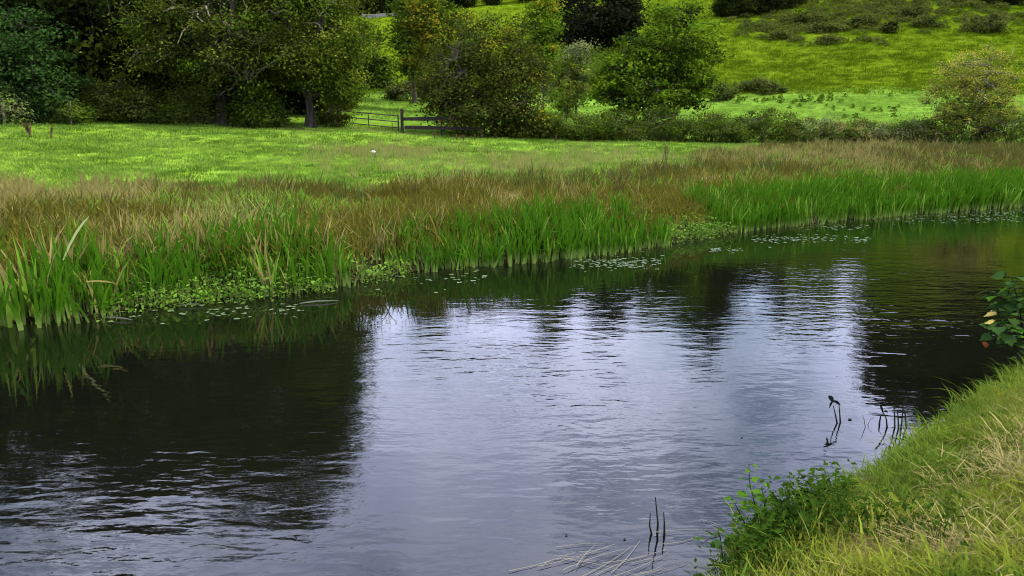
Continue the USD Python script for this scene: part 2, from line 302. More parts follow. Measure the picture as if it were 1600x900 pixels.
def blades(rng, n, h, spread, width, bend, segs=3, lean=.25, fold=0.0):
    """Grass-like blades rising from a small patch."""
    base = rng.normal(size=(n, 2)) * spread; hh = h * rng.uniform(.55, 1.1, n); w = width * rng.uniform(.7, 1.2, n)
    az = rng.uniform(0, 2 * np.pi, n); d = np.stack([np.cos(az), np.sin(az)], -1) * .6 + base / (spread + 1e-6) * .35
    l0, bd = lean * rng.uniform(0, 1, n), bend * rng.uniform(.2, 1.2, n)
    face = rng.uniform(0, np.pi, n); side = np.stack([np.cos(face), np.sin(face), np.zeros(n)], -1)
    folded = rng.uniform(size=n) < fold
    rows = []
    for k in range(segs + 1):
        t = k / segs
        r = hh * (l0 * t + bd * t ** 2.2); z = hh * (t - .5 * bd * t ** 2.6)
        if fold: 
            tt = np.where(folded & (t > .6), t - .6, 0); r = r + hh * tt * .9; z = z - hh * tt * 1.35
        c = np.column_stack([base + d * r[:, None], z])
        ww = w * (1 - t ** 2.5) * (.75 + .5 * t * (1 - t) * 2) + 1e-4
        rows += [c - side * ww[:, None] / 2, c + side * ww[:, None] / 2]
    v = np.stack(rows, 1).reshape(-1, 3); m = 2 * (segs + 1)
    i = np.arange(n)[:, None] * m; f = []
    for k in range(segs):
        a = 2 * k
        f += [i + [a, a + 1, a + 3], i + [a, a + 3, a + 2]]
    return v, np.vstack(f)
def quats(rotz, tilt=None, rng=None):
    half = rotz / 2; q = np.column_stack([np.cos(half), np.zeros_like(half), np.zeros_like(half), np.sin(half)])
    if tilt is not None:
        ax = rng.uniform(0, 2 * np.pi, len(rotz)); th = rng.normal(size=len(rotz)) * tilt / 2
        c, s = np.cos(th), np.sin(th); q2 = np.column_stack([c, s * np.cos(ax), s * np.sin(ax), 0 * s])
        w0, x0, y0, z0 = q.T; w1, x1, y1, z1 = q2.T
        q = np.column_stack([w1 * w0 - x1 * x0 - y1 * y0 - z1 * z0, w1 * x0 + x1 * w0 + y1 * z0 - z1 * y0, w1 * y0 - x1 * z0 + y1 * w0 + z1 * x0, w1 * z0 + x1 * y0 - y1 * x0 + z1 * w0])
    return q
def scatter(name, label, cat, protos, pts, scale=(.75, 1.25), seed=0, tilt=.08, weights=None, size=None):
    """Stuff: a point instancer of plants (mesh, material) over the points."""
    rng = np.random.default_rng(seed)
    pi = UsdGeom.PointInstancer.Define(stage, numbered('/World', name)); root = str(pi.GetPath())
    for k, (mesh, mat) in enumerate(protos):
        m = usdkit.mesh(stage, f'{root}/plant' + (f'_{k:03d}' if k else ''), mesh, mat)
        pi.CreatePrototypesRel().AddTarget(m.GetPath())
    n = len(pts); which = rng.choice(len(protos), n, p=weights) if weights is None or np.ndim(weights) == 1 else np.array([rng.choice(len(protos), p=w) for w in weights])
    s = rng.uniform(*scale, n) * (1 if size is None else size)
    pi.CreateProtoIndicesAttr(Vt.IntArray.FromNumpy(which.astype(np.int32)))
    pi.CreatePositionsAttr(Vt.Vec3fArray.FromNumpy(np.asarray(pts, np.float32)))
    pi.CreateScalesAttr(Vt.Vec3fArray.FromNumpy(np.repeat(s[:, None], 3, 1).astype(np.float32)))
    pi.CreateOrientationsAttr(Vt.QuathArray([Gf.Quath(*map(float, q)) for q in quats(rng.uniform(0, 2 * np.pi, n), tilt, rng)]))
    return tag(pi.GetPrim(), label, cat, kind='stuff')
def in_view(p, margin=260, below=200):
    d = p - EYE; depth = d[:, 1] * cp - d[:, 2] * sp_
    u = 800 + FPX * d[:, 0] / np.maximum(depth, .1); v = 450 - FPX * (d[:, 2] * cp + d[:, 1] * sp_) / np.maximum(depth, .1)
    return (depth > .5) & (u > -margin) & (u < 1600 + margin) & (v > -300) & (v < 900 + below), u, v
def sample(rng, n, x0, x1, y0, y1, zone=None, thin=None):
    """Points on the ground in the zone and near the view; thin gives the share kept."""
    p = np.column_stack([rng.uniform(x0, x1, n), rng.uniform(y0, y1, n)])
    ok = np.ones(n, bool) if zone is None else contains_xy(zone, p[:, 0], p[:, 1])
    p = p[ok]; q = np.column_stack([p, ground(p[:, 0], p[:, 1])]); q = q[in_view(q)[0]]
    return q if thin is None else q[rng.uniform(size=len(q)) < thin(q)]

# ------------------------------------------------------------------ trees
def px_ball(u0, v0, u1, v1, y, deep=1.0, back=0.0):
    c = at_y((u0 + u1) / 2, (v0 + v1) / 2, y + back); k = (y + back) / FPX * 1.02
    return (*c, (u1 - u0) / 2 * k, (u1 - u0) / 2 * k * deep, (v1 - v0) / 2 * k)
def crown_points(rng, balls, n_clusters, shell=.55):
    vol = np.array([(b[3] * b[4] * b[5]) ** (2 / 3) for b in balls]); out, outward = [], []
    for b, share in zip(balls, vol / vol.sum()):
        k = max(3, int(n_clusters * share)); d = unit(rng.normal(size=(k, 3)))
        bumpy = .72 + .5 * meshkit.fbm(d * 2.1 + 7.3 * b[0] % 5, 2, 5)
        r = (1 - shell * rng.uniform(0, 1, k) ** 1.7) * bumpy
        out.append(np.array(b[:3]) + d * r[:, None] * b[3:6]); outward.append(d)
    return np.vstack(out), np.vstack(outward)
def build_tree(root, seed, base, balls, n_clusters, per, leaf, mats, trunk=None, puff=.45, limbs=5, bark_mat='dark_bark', flat=.6, weights=None, twiggy=0, lean=(0, 0), shell=.55, twig_mat=None, width=.55):
    """trunk = (radius, height of the fork); mats: one foliage material or several, each a crown part of its own."""
    rng = np.random.default_rng(seed); base = np.asarray(base, float); per = int(per * 1.9); leaf = leaf * 1.18
    cl, outw = crown_points(rng, balls, n_clusters, shell)
    branches = []
    if trunk:
        r, fork = trunk
        ts = np.linspace(0, 1, 7); top = base + [lean[0], lean[1], fork]
        path = base + (top - base) * ts[:, None] + np.column_stack([np.sin(ts * 4 + seed) * r * .5, np.cos(ts * 3 + seed) * r * .5, 0 * ts]) * ts[:, None]
        path[0, 2] -= .3
        rad = r * (1 + .7 * (1 - ts) ** 5) * (1 - .35 * ts)
        obj('trunk', tube(path, rad, 9), M[bark_mat], root, smooth=True)
        top = path[-1]
        pick = [int(rng.integers(len(cl)))]
        for _ in range(min(limbs, len(cl)) - 1):
            d = np.min(np.linalg.norm(cl[:, None] - cl[pick][None], axis=2), axis=1); pick.append(int(np.argmax(d * rng.uniform(.6, 1, len(d)))))
        nodes, node_r = [], []
        for k in pick:
            end = cl[k] * .9 + top * .1; t = np.linspace(0, 1, 8)
            start = path[-1 - int(rng.integers(0, 3))]
            pth = start + (end - start) * t[:, None] + np.array([0, 0, 1.0]) * (np.sin(t * np.pi) * np.linalg.norm(end - start) * .10)[:, None] + rng.normal(size=(8, 3)) * .05 * np.linalg.norm(end - start) * (t * (1 - t) * 3)[:, None]
            rr = r * .48 * (1 - t) ** .8 + .015
            obj('limb', tube(pth, rr, 7), M[bark_mat], root, smooth=True); nodes += list(pth[1:]); node_r += list(rr[1:])
        nodes, node_r = np.array(nodes), np.array(node_r)
        for k in range(0, len(cl), 1 if len(cl) < 90 else 2):
            j = int(np.argmin(np.linalg.norm(nodes - cl[k], axis=1) + .15 * np.abs(nodes[:, 2] - cl[k, 2]))); t = np.linspace(0, 1, 5)
            L = np.linalg.norm(cl[k] - nodes[j])
            pth = nodes[j] + (cl[k] - nodes[j]) * t[:, None] + rng.normal(size=(5, 3)) * L * .06 * (t * (1 - t) * 4)[:, None] + np.array([0, 0, 1]) * (np.sin(t * np.pi) * L * .08)[:, None]
            branches.append(tube(pth, np.minimum(node_r[j], .07) * (1 - t * .8) + .006, 5))
        for _ in range(twiggy):
            k = int(rng.integers(len(cl))); p = cl[k].copy(); d = unit(outw[k] + rng.normal(size=3) * .5 + [0, 0, -.2]); pth = [p]
            for _s in range(5):
                d = unit(d + rng.normal(size=3) * .35 + [0, 0, -.12]); p = p + d * puff * .6; pth.append(p)
            branches.append(tube(np.array(pth), np.linspace(.028, .006, 6), 5))
        if branches:
            tag(obj('branches', join(branches), M[twig_mat or bark_mat], root), kind='stuff')
    mats = [mats] if isinstance(mats, str) else mats
    share = rng.choice(len(mats), len(cl), p=weights)
    for k, m in enumerate(mats):
        own = np.flatnonzero(share == k)
        if not len(own): continue
        idx = np.repeat(own, per); n = len(idx)
        spread = rng.normal(size=(n, 3)) * puff * np.array([1, 1, .55]) * rng.uniform(.5, 1.25, len(cl))[idx][:, None]
        obj('crown', leaves(rng, cl[idx] + spread, leaf, outw[idx], flat, width, unit(spread * [1, 1, 1.6])), M[m], root)
    return root
def tree(name, label, cat, *a, group=None, **k):
    return build_tree(thing(name, label, cat, group), *a, **k)
def bar(a, b, w, h, seed=0):
    """A slightly worn squared timber from a to b, w thick across and h high."""
    a, b = np.asarray(a, float), np.asarray(b, float); d = unit(b - a); s = unit(np.cross(d, [0, 0, 1.0])) if abs(d[2]) < .9 else np.array([1.0, 0, 0]); t = np.cross(s, d)
    n = 5; rng = np.random.default_rng(seed); rows = []
    for k in range(n):
        c = a + (b - a) * k / (n - 1); e = rng.normal(size=2) * .06
        ww, hh = w / 2 * (1 + e[0]), h / 2 * (1 + e[1]); q = .18
        rows.append([c + s * x * ww + t * z * hh for x, z in ((-1, -1 + q), (-1 + q, -1), (1 - q, -1), (1, -1 + q), (1, 1 - q), (1 - q, 1), (-1 + q, 1), (-1, 1 - q))])
    v = np.array(rows).reshape(-1, 3); f = []
    for k in range(n - 1):
        for j in range(8):
            f.append([k * 8 + j, k * 8 + (j + 1) % 8, k * 8 + 8 + (j + 1) % 8, k * 8 + 8 + j])
    f = np.array(f); f = np.vstack([f[:, [0, 1, 2]], f[:, [0, 2, 3]]]); e = (n - 1) * 8
    caps = [[0, j + 1, j] for j in range(1, 7)] + [[e, e + j, e + j + 1] for j in range(1, 7)]
    return v, np.vstack([f, caps])


# ------------------------------------------------------------------ the dark wood on the left
def wood_tree(u, y, label, mats, crown, seed, trunk=(.3, 3.0), n=150, per=42, leaf=.26, puff=.75, group=None, **k):
    """crown: rectangles of the photograph's pixels (u0, v0, u1, v1, depth of the ball / its width, metres back)."""
    balls = [px_ball(*c[:4], y, *(c[4:] if len(c) > 4 else ())) for c in crown]
    return tree('tree', label, 'tree', seed, spot(u, y), balls, n, per, leaf, mats, trunk, puff, group=group, **k)
wood_tree(35, 38, 'rounded blue-green leafy tree at the far left edge, in front of the dark wood', 'blue_green', [(-55, 20, 106, 180, .9), (-90, 60, 40, 190, .8), (10, 90, 100, 185, .8)], 11, (.16, 1.2), 210, 42, .17, .42)
wood_tree(347, 42, 'big old tree with thick dark trunk and long olive boughs reaching over the pasture', ['olive', 'mid_green', 'olive_light', 'wood_dark'],
          [(150, -380, 520, -90, .8, 1), (130, -160, 420, 70, .7, 0), (220, 20, 470, 130, .6, -1), (245, 70, 375, 118, .8, -2.5), (180, 5, 320, 60, .8, -2), (285, 20, 430, 128, .8, -2.2), (300, 60, 400, 158, .6, -1.6), (200, 70, 300, 150, .6, -1)], 12, (.34, 3.2), 430, 62, .155, .6,
          limbs=9, weights=[.20, .20, .12, .48], twiggy=30, twig_mat='pale_twig')
wood_tree(485, 43, 'broad leafy tree with forked trunk standing left of the field gate', ['olive', 'mid_green', 'olive_light'],
          [(385, -110, 536, 20, .8), (390, -30, 570, 110, .75), (400, 40, 520, 138, .7), (500, 60, 575, 160, .6), (490, 100, 562, 160, .5), (420, 60, 530, 132, .6, -1.2)], 13, (.26, 2.3), 380, 60, .14, .5, limbs=9, weights=[.22, .60, .18], twiggy=16, twig_mat='pale_twig')
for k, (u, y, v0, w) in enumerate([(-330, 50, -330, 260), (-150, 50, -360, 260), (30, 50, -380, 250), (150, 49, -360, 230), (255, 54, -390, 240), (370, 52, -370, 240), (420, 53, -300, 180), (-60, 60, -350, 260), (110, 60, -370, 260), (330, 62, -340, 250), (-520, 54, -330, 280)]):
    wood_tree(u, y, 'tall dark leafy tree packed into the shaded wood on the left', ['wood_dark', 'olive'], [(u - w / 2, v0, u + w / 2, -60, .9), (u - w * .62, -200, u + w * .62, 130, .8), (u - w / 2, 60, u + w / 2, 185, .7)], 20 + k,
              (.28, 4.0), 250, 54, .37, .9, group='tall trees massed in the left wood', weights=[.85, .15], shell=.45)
wood_tree(520, 50, 'dark slim leafy tree behind the forked tree by the gate', ['mid_green', 'wood_dark'], [(500, 50, 560, 150, .8), (470, -40, 545, 100, .8)], 36, (.14, 2), 90, 40, .2, .45)

def bush(u0, v0, u1, v1, y, label, mats, seed, n=70, per=45, leaf=.12, puff=.35, name='bush', cat='bush', stems=True, weights=None, group=None, deep=.8, **k):
    """A bush filling that rectangle of the photograph, its foot on the ground."""
    base = spot((u0 + u1) / 2, y); top = at_y((u0 + u1) / 2, v0, y)[2]; wid = (u1 - u0) * y / FPX / 2
    h = max(.35, top - base[2])
    balls = [(base[0], base[1], base[2] + h * .48, wid * .8, wid * deep * .8, h * .52), (base[0] - wid * .45, base[1], base[2] + h * .32, wid * .55, wid * .5 * deep, h * .36), (base[0] + wid * .45, base[1], base[2] + h * .32, wid * .55, wid * .5 * deep, h * .36)]
    return tree(name, label, cat, seed, base, balls, n, per, leaf, mats, (.05 + .01 * wid, h * .3) if stems else None, puff, limbs=5, group=group, weights=weights, **k)
bush(120, 118, 262, 190, 41, 'dark bramble bush at the wood edge, right of the rounded blue-green tree', ['bramble', 'olive'], 41, 110, 45, .14, .4, weights=[.7, .3])
bush(245, 130, 338, 196, 41.3, 'dark low bush left of the thick dark trunk', ['bramble', 'mid_green'], 42, 60)
bush(366, 140, 446, 204, 41.8, 'dark bush between the thick dark trunk and the forked tree', ['bramble', 'mid_green'], 43, 100, 45, .14, .4)
bush(490, 172, 552, 210, 44, 'small bramble bush against the hinge end of the field gate', ['bramble', 'hawthorn'], 44, 45, 40, .10, .25)
bush(-60, 132, 48, 186, 36.5, 'pale green nettle bush round the leftmost fence post', ['grey_green', 'sedge_green'], 45, 60, 40, .12, .3)
bush(60, 150, 140, 188, 38, 'low dark green bush round the second fence post', ['bramble', 'bright_green'], 46, 45, 40, .11, .25, weights=[.75, .25])
bush(396, 158, 440, 206, 45.5, 'shaded bush behind the foot of the forked tree', 'wood_dark', 47, 50)

# ------------------------------------------------------------------ trees and hedge beyond the pasture
tree('tree', 'small dark green tree seen through the gap beyond the field gate', 'tree', 51, spot(588, 84), [px_ball(566, 52, 606, 140, 84, .9), px_ball(574, 90, 612, 150, 84, .8)], 60, 45, .3, ['mid_green', 'wood_dark'], (.2, 1.5), .7)
tree('tree', 'sparse yellowing tree behind the brown hawthorn, upper middle', 'tree', 52, spot(690, 60), [px_ball(655, 8, 735, 95, 60, .8), px_ball(630, -25, 690, 60, 60, .8), px_ball(640, 60, 720, 120, 60, .7)], 120, 34, .22, ['yellow_leaf', 'olive', 'mid_green'], (.18, 3), .5, weights=[.3, .35, .35], limbs=6)
tree('tree', 'dark green tree cut by the top edge, left of the yellowing tree', 'tree', 53, spot(648, 70), [px_ball(620, -40, 690, 70, 70, .8), px_ball(614, 40, 670, 120, 70, .8)], 110, 42, .26, ['mid_green', 'olive'], (.2, 3), .6)
tree('hawthorn_tree', 'wide dark hawthorn with rust-tinged crown over the rail fence', 'tree', 54, spot(772, 44.5), [px_ball(660, 60, 862, 170, 45, .8), px_ball(700, 26, 840, 130, 45, .7), px_ball(650, 100, 760, 190, 44, .7), px_ball(760, 90, 858, 200, 44, .7), px_ball(700, 140, 850, 214, 44, .6), px_ball(665, 110, 720, 190, 43.2, .8), px_ball(715, 150, 800, 208, 42.2, .35)], 430, 44, .15, ['hawthorn', 'olive', 'bramble', 'yellow_leaf'], (.22, 1.3), .42,
     weights=[.62, .10, .25, .03], limbs=9, twiggy=3)
tree('tree', 'narrow upright green tree rising right of the brown hawthorn', 'tree', 55, spot(848, 58), [px_ball(822, -10, 872, 90, 58, .9), px_ball(815, 40, 868, 140, 58, .9)], 90, 40, .2, ['bright_green', 'mid_green', 'yellow_leaf'], (.12, 2.5), .4, weights=[.45, .4, .15])
tree('yew_tree', 'near-black round evergreen tree on the hillside, top middle', 'tree', 56, spot(932, 112), [px_ball(872, -40, 1000, 68, 112, .9), px_ball(866, 20, 960, 78, 112, .8), px_ball(930, 0, 1002, 60, 112, .8)], 200, 50, .42, 'yew', (.4, 2), .9, flat=.3)
tree('tree', 'pale grey-green bushy tree in front of the near-black evergreen', 'tree', 57, spot(900, 66), [px_ball(862, 72, 935, 140, 66, .9), px_ball(850, 100, 920, 165, 66, .8)], 90, 42, .2, ['grey_green', 'olive'], (.12, 1.2), .45, weights=[.7, .3])
tree('tree', 'small thin tree with light green leaves between hawthorn and bright green tree', 'tree', 58, spot(885, 52), [px_ball(866, 120, 918, 170, 52, .8), px_ball(862, 150, 905, 185, 52, .8)], 34, 30, .15, ['olive_light', 'bright_green'], (.07, 1.2), .3)
tree('sycamore_tree', 'large bright green spreading tree right of centre behind the hedge', 'tree', 59, spot(1052, 51), [px_ball(990, 8, 1110, 130, 51, .8), px_ball(925, 60, 1050, 170, 51, .7), px_ball(1040, 50, 1122, 165, 51, .8), px_ball(940, 100, 1080, 185, 50, .7)], 290, 46, .20, ['bright_green', 'mid_green', 'wood_dark'], (.17, 1.8), .38,
     weights=[.5, .35, .15], limbs=9)
tree('hawthorn_tree', 'thin straw-coloured hawthorn with bare twigs showing, far right', 'tree', 60, spot(1524, 50), [px_ball(1470, 76, 1585, 175, 50, .8), px_ball(1448, 105, 1530, 190, 50, .7), px_ball(1520, 105, 1598, 200, 50, .7), px_ball(1470, 150, 1585, 225, 50, .7)], 420, 22, .12, ['sparse_tan', 'olive_light', 'bramble'], (.12, 1.2), .3,
     weights=[.45, .35, .2], limbs=9, bark_mat='dark_bark', shell=.7, twiggy=40, twig_mat='pale_twig')
for k, (u0, v0, u1, y, lab) in enumerate([(780, 176, 860, 45.5, 'dark bramble mound under the right half of the brown hawthorn'), (840, 184, 930, 46.5, 'rusty bramble mound right of the brown hawthorn'), (905, 180, 1010, 47.5, 'olive bramble mound below the pale grey-green tree'),
                                         (985, 176, 1080, 48.5, 'dark bramble mound under the bright green tree'), (1065, 184, 1160, 49.5, 'low bramble mound right of the bright green tree'), (1140, 176, 1240, 50.5, 'highest bramble mound of the hedge, left of the pale gap'),
                                         (1225, 190, 1320, 51, 'dark low bramble mound in the middle of the right-hand hedge'), (1305, 196, 1400, 51, 'pale leafy bramble mound in the right-hand hedge'), (1385, 194, 1470, 51, 'bramble mound just left of the straw-coloured hawthorn'),
                                         (1440, 172, 1600, 50, 'dark bramble mound at the foot of the straw-coloured hawthorn'), (1580, 190, 1720, 50, 'bramble mound at the right edge beside the straw-coloured hawthorn')]):
    bush(u0 - 14, v0 - 8, u1 + 14, 999, y, lab, ['bramble', 'mid_green', 'grey_green', 'sedge_tan'] if k in (6, 7, 8) else ['bramble', 'mid_green', 'olive'], 70 + k, 120, 42, .12, .28, name='bramble_bush', weights=[.5, .1, .2, .2] if k in (6, 7, 8) else [.6, .25, .15], deep=1.0)
bush(1108, 130, 1146, 999, 80, 'dark round bush on the slope right of the bright green tree', 'bramble', 90, 40, 40, .25, .4)
for k, (u0, v0, u1, y) in enumerate([(1144, 124, 1225, 86), (640, 108, 668, 82)]):
    bush(u0, v0, u1, 999, y, ['long low bush at the foot of the hill, right of the round bush', 'little yellow-green bush beyond the gate, left of the brown hawthorn'][k], [['bramble', 'bracken'], ['olive_light', 'yellow_leaf']][k], 91 + k, 50, 40, .25, .4)
bush(600, 120, 700, 999, 74, 'reddish scrub bush across the second field, seen above the gate', ['hawthorn', 'grey_green'], 95, 60, 40, .2, .4)
bush(500, 152, 560, 999, 58, 'olive bush in the second field behind the forked tree', ['olive', 'mid_green'], 96, 40, 40, .15, .35)

# woods along the top of the hill: four shapes of tree, copied
ridge = []
for k in range(4):
    p = prototype('hill_tree_shape'); h = [14, 17, 13, 16][k]
    build_tree(p, 200 + k, (0, 0, 0), [(0, 0, h * .22, h * .3, h * .3, h * .22), (0, 0, h * .62, h * .26, h * .26, h * .36), (h * .1, 0, h * .4, h * .28, h * .28, h * .26), (-h * .12, .5, h * .45, h * .24, h * .24, h * .28)], 120, 40, .6, ['wood_dark', 'yew'] if k % 2 else ['wood_dark', 'olive'], (.35, h * .3), 1.2, limbs=4, weights=[.8, .2], shell=.45)
    ridge.append(p.GetPath())
rng = np.random.default_rng(5)
def foot_at(u, v):
    return on_ground(np.array([u]), np.array([v]), 60)[0]
for k, (u, v, s) in enumerate([(540, 22, .62), (556, 23, .5), (572, 21, .66), (590, 22, .55), (606, 20, .6), (624, 21, .5), (640, 20, .62), (660, 18, .55), (682, 16, .6), (706, 14, .55), (732, 12, .5)]):
    clone(ridge[k % 4], 'hill_tree', 'dark tree of the hill wood seen through the gap above the field gate', 'tree', 'hill wood above the gap', foot_at(u, v) - [0, 0, .3], rng.uniform(0, 6.28), s)
for k, (u, v, s) in enumerate([(1128, 26, .38), (1146, 25, .45), (1165, 24, .42), (1184, 22, .48), (1204, 19, .42), (1224, 14, .4), (1244, 8, .35)]):
    clone(ridge[k % 4], 'hill_tree', 'dark tree of the clump at the top edge right of the bright green tree', 'tree', 'dark clump at the top edge', foot_at(u, v) - [0, 0, .3], rng.uniform(0, 6.28), s)
for k, (u, v, s) in enumerate([(1545, 4, .3), (1566, 8, .34), (1588, 7, .36), (1610, 6, .36)]):
    clone(ridge[k % 4], 'hill_tree', 'dark tree of the clump in the top right corner', 'tree', 'dark clump in the top right corner', foot_at(u, v) - [0, 0, .3], rng.uniform(0, 6.28), s)
hill_spots = [(u, 182 + rng.uniform(-4, 6), rng.uniform(.55, .8)) for u in (560, 600, 650, 700, 770, 830, 1010, 1060, 1110)] + [(u, 186, rng.uniform(1.0, 1.2)) for u in (862, 872, 962, 974, 1128, 1140)]
hill_spots += [(u, 172 + rng.uniform(-3, 8), rng.uniform(1.6, 2.0)) for u in range(1462, 1950, 28)] + [(u, 192 + rng.uniform(-4, 4), rng.uniform(1.4, 1.7)) for u in range(1470, 1950, 60)] + [(u, 180 + rng.uniform(-4, 4), rng.uniform(.5, .7)) for u in (1260, 1300, 1335)]
for k, (u, y, s) in enumerate(hill_spots):
    b = spot(u, y); b[2] -= .3
    clone(ridge[k % 4], 'hill_tree', 'tall tree on the hilltop, seen only as a dark reflection in the river', 'tree', 'hilltop trees reflected in the river', b, rng.uniform(0, 6.28), s)
bush(1382, 28, 1402, 999, 118, 'thin dark thorn bush standing alone on the upper hillside', ['wood_dark', 'bracken'], 97, 30, 30, .3, .4)
for k, (u0, v0, u1) in enumerate([(1424, 27, 1456), (1205, 48, 1232), (1282, 58, 1304), (1505, 20, 1575), (1330, 22, 1372), (1265, 34, 1300), (1240, 16, 1290), (1400, 8, 1450)]):
    bush(u0, v0, u1, 999, float(foot_at((u0 + u1) / 2, v0 + (u1 - u0) * .45)[1]), ['dark rounded scrub right of the lone thorn bush on the hillside', 'dark scrub at the left end of the hillside bracken', 'small dark scrub lowest on the hillside bracken slope', 'wide dark scrub below the top right corner', 'dark scrub left of the lone thorn bush on the hillside',
         'olive scrub in the middle of the left bracken patch', 'olive scrub high in the left bracken patch', 'dark scrub at the top edge above the lone thorn bush'][k], ['bracken', 'wood_dark'], 110 + k, 40, 36, .3, .5, name='scrub_bush', weights=[.85, .15])
w0, w1 = foot_at(566, 28), foot_at(645, 25); ww = thing('field_wall', 'low pale stone wall below the hill wood, seen through the gap', 'wall')
for k in range(14):
    a_ = w0 + (w1 - w0) * k / 14; b_ = w0 + (w1 - w0) * (k + .96) / 14; a_[2], b_[2] = ground(a_[0], a_[1]) + .35, ground(b_[0], b_[1]) + .35
    obj('stone', bar(a_, b_, .5, .9, k), M['wall_stone'], ww)

# ------------------------------------------------------------------ gate, rail fence, posts
gl, gr = at_y(532, 173, 46.5), at_y(622, 181, 43.6)
gb = .28
gate = thing('field_gate', 'rusty metal bar gate closed across the gap between forked tree and rail fence', 'gate')
zl, zr = float(ground(*gl[:2])), float(ground(*gr[:2]))
lowl, lowr = np.array([*gl[:2], gl[2] - 1.02]), np.array([*gr[:2], gr[2] - 1.02])
for f in (0, .33, .66, 1.0):
    a, b = gl + (lowl - gl) * f, gr + (lowr - gr) * f
    obj('gate_bar', tube([a, (a + b) / 2 + [0, 0, -.01], b], [.03, .03, .03], 7), M['steel'], gate, smooth=True)
obj('stile', tube([gr + [0, 0, .06], lowr - [0, 0, .06]], [.04, .04], 7), M['steel'], gate, smooth=True)
obj('stile', tube([gl + [0, 0, .06], lowl - [0, 0, .06]], [.04, .04], 7), M['steel'], gate, smooth=True)
mtop, mlow = gl + (gr - gl) * .5, lowl + (lowr - lowl) * .5
obj('upright', tube([mtop + [0, -.05, .02], mlow + [0, -.05, 0]], [.028, .028], 6), M['steel'], gate)
m2a, m2b = gl + (gr - gl) * .9, lowl + (lowr - lowl) * .9
obj('upright', tube([m2a * .6 + m2b * .4 + [0, -.05, 0], m2b + [0, -.05, .2]], [.02, .02], 6), M['steel'], gate)
def post(u, y, vtop, label, w=.13, mat='old_wood', group=None, cat='post', name='fence_post'):
    b = spot(u, y); t = at_y(u, vtop, y)
    p = thing(name, label, cat, group, b); h = max(.5, t[2] - b[2])
    sh = np.array([.02, 0, h])
    obj('shaft', bar([0, 0, -.3], sh, w, w * .9, int(u)), M[mat], p)
    obj('cap', tube([sh - [0, 0, .001], sh + [0, 0, .03]], [w * .5, w * .25], 6), M[mat], p)
    return b, h
pb, ph = post(628.5, 43.2, 171, 'weathered wooden gate post at the latch end of the gate', .17)
post(529, 46.7, 165, 'dark wooden gate post at the hinge end of the gate, half hidden by brambles', .16)
post(8, 36, 163, 'leftmost weathered fence post among pale nettles', .12, 'post_wood')
post(112, 38, 156, 'thin grey fence post at the wood edge, right of the rounded tree', .11, 'post_wood')
post(752, 42.6, 196, 'short dark fence post under the brown hawthorn at the rail fence end', .14)
post(960, 132, -10, 'thin post on the hillside near the near-black evergreen', .15, 'old_wood')
fence = thing('rail_fence', 'two-rail wooden fence running from the gate post under the brown hawthorn', 'fence')
ra, rb_ = at_y(630, 186, 43.1), at_y(742, 185, 42.7)
obj('rail', bar(ra, rb_, .05, .22, 3), M['old_wood'], fence)
obj('rail', bar(at_y(632, 199, 43.0), at_y(752, 201, 42.5), .05, .2, 4), M['old_wood'], fence)
for u, y in ((690, 42.95),):
    b = spot(u, y); obj('support', bar(b + [0, .09, -.2], b + [0, .09, .95], .1, .1, 6), M['old_wood'], fence)
for k, (u, v, y, h) in enumerate([(679, 214, 41, .38), (713, 217, 41, .35), (724, 218, 41, .3), (742, 219, 41.5, .35), (868, 224, 43, .45)]):
    b = spot(u, y); t = thing('dead_stalk', ['short dark stalk in the pasture below the rail fence, leftmost of four', 'short dark stalk in the pasture, second from the left below the rail fence', 'thin dark stalk in the pasture, third from the left below the rail fence', 'dark stalk in the pasture nearest the end post of the rail fence', 'brown stalk in front of the rusty bramble mound'][k], 'plant', None, b)
    r_ = np.random.default_rng(300 + k)
    obj('stem', tube([[0, 0, -.05], [.02, 0, h * .5], [.03, .02, h]], [.035, .03, .012], 6), M['dead_stalk'], t)
    tag(obj('seed_head', leaves(r_, np.column_stack([r_.normal(size=(30, 2)) * .05, r_.uniform(.3, 1, 30) * h]), .09), M['dead_stalk'], t), kind='stuff')

# stalks at the left of the pasture and the tall dock in the sedge
def dock(u, y, vtop, label, seed, spikes=4, spread=.18, r=.012, group=None):
    b = spot(u, y); top = at_y(u, vtop, y)[2] - b[2]; t = thing('dock_plant', label, 'plant', group, b); rg = np.random.default_rng(seed)
    for k in range(spikes):
        dx, dy = rg.normal(size=2) * spread; h = top * rg.uniform(.7, 1.0); ts = np.linspace(0, 1, 6)
        pth = np.column_stack([dx * ts ** 1.6, dy * ts ** 1.6, h * ts])
        obj('stem', tube(pth, r * (1.3 - ts), 5), M['dead_stalk'], t)
        c = pth[2] + (pth[-1] - pth[2]) * rg.uniform(.1, 1, (70, 1)) + rg.normal(size=(70, 3)) * [.025, .025, .02]
        tag(obj('seed_spike', leaves(rg, c, .05), M['dead_stalk'], t), kind='stuff')
dock(966, 22, 258, 'tall dark brown dock seed stalk standing above the middle reeds', 401, 4, .16)
dock(48, 33, 186, 'dark brown withered plant clump in the pasture at the far left', 402, 6, .16, .03)
dock(80, 33, 193, 'dark brown withered stalk right of the withered clump at the far left', 403, 2, .08, .03)
dock(163, 16, 320, 'thin dark dock stalk among the left sedge', 404, 3, .1)
dock(1040, 30, 222, 'brown dock stalk at the right tip of the pasture', 405, 3, .12)
b = spot(583, 33); rg = np.random.default_rng(9)
st = trimesh.creation.icosphere(2, 1.0); st.vertices = st.vertices * [.11, .09, .07] * (1 + .25 * (meshkit.noise(st.vertices * 1.7, 3) - .5))[:, None]; st.apply_translation(b + [0, 0, .08])
tag(obj('pale_stone', st, M['stone'], smooth=True), 'small white stone lying on the pasture below the gate', 'stone')

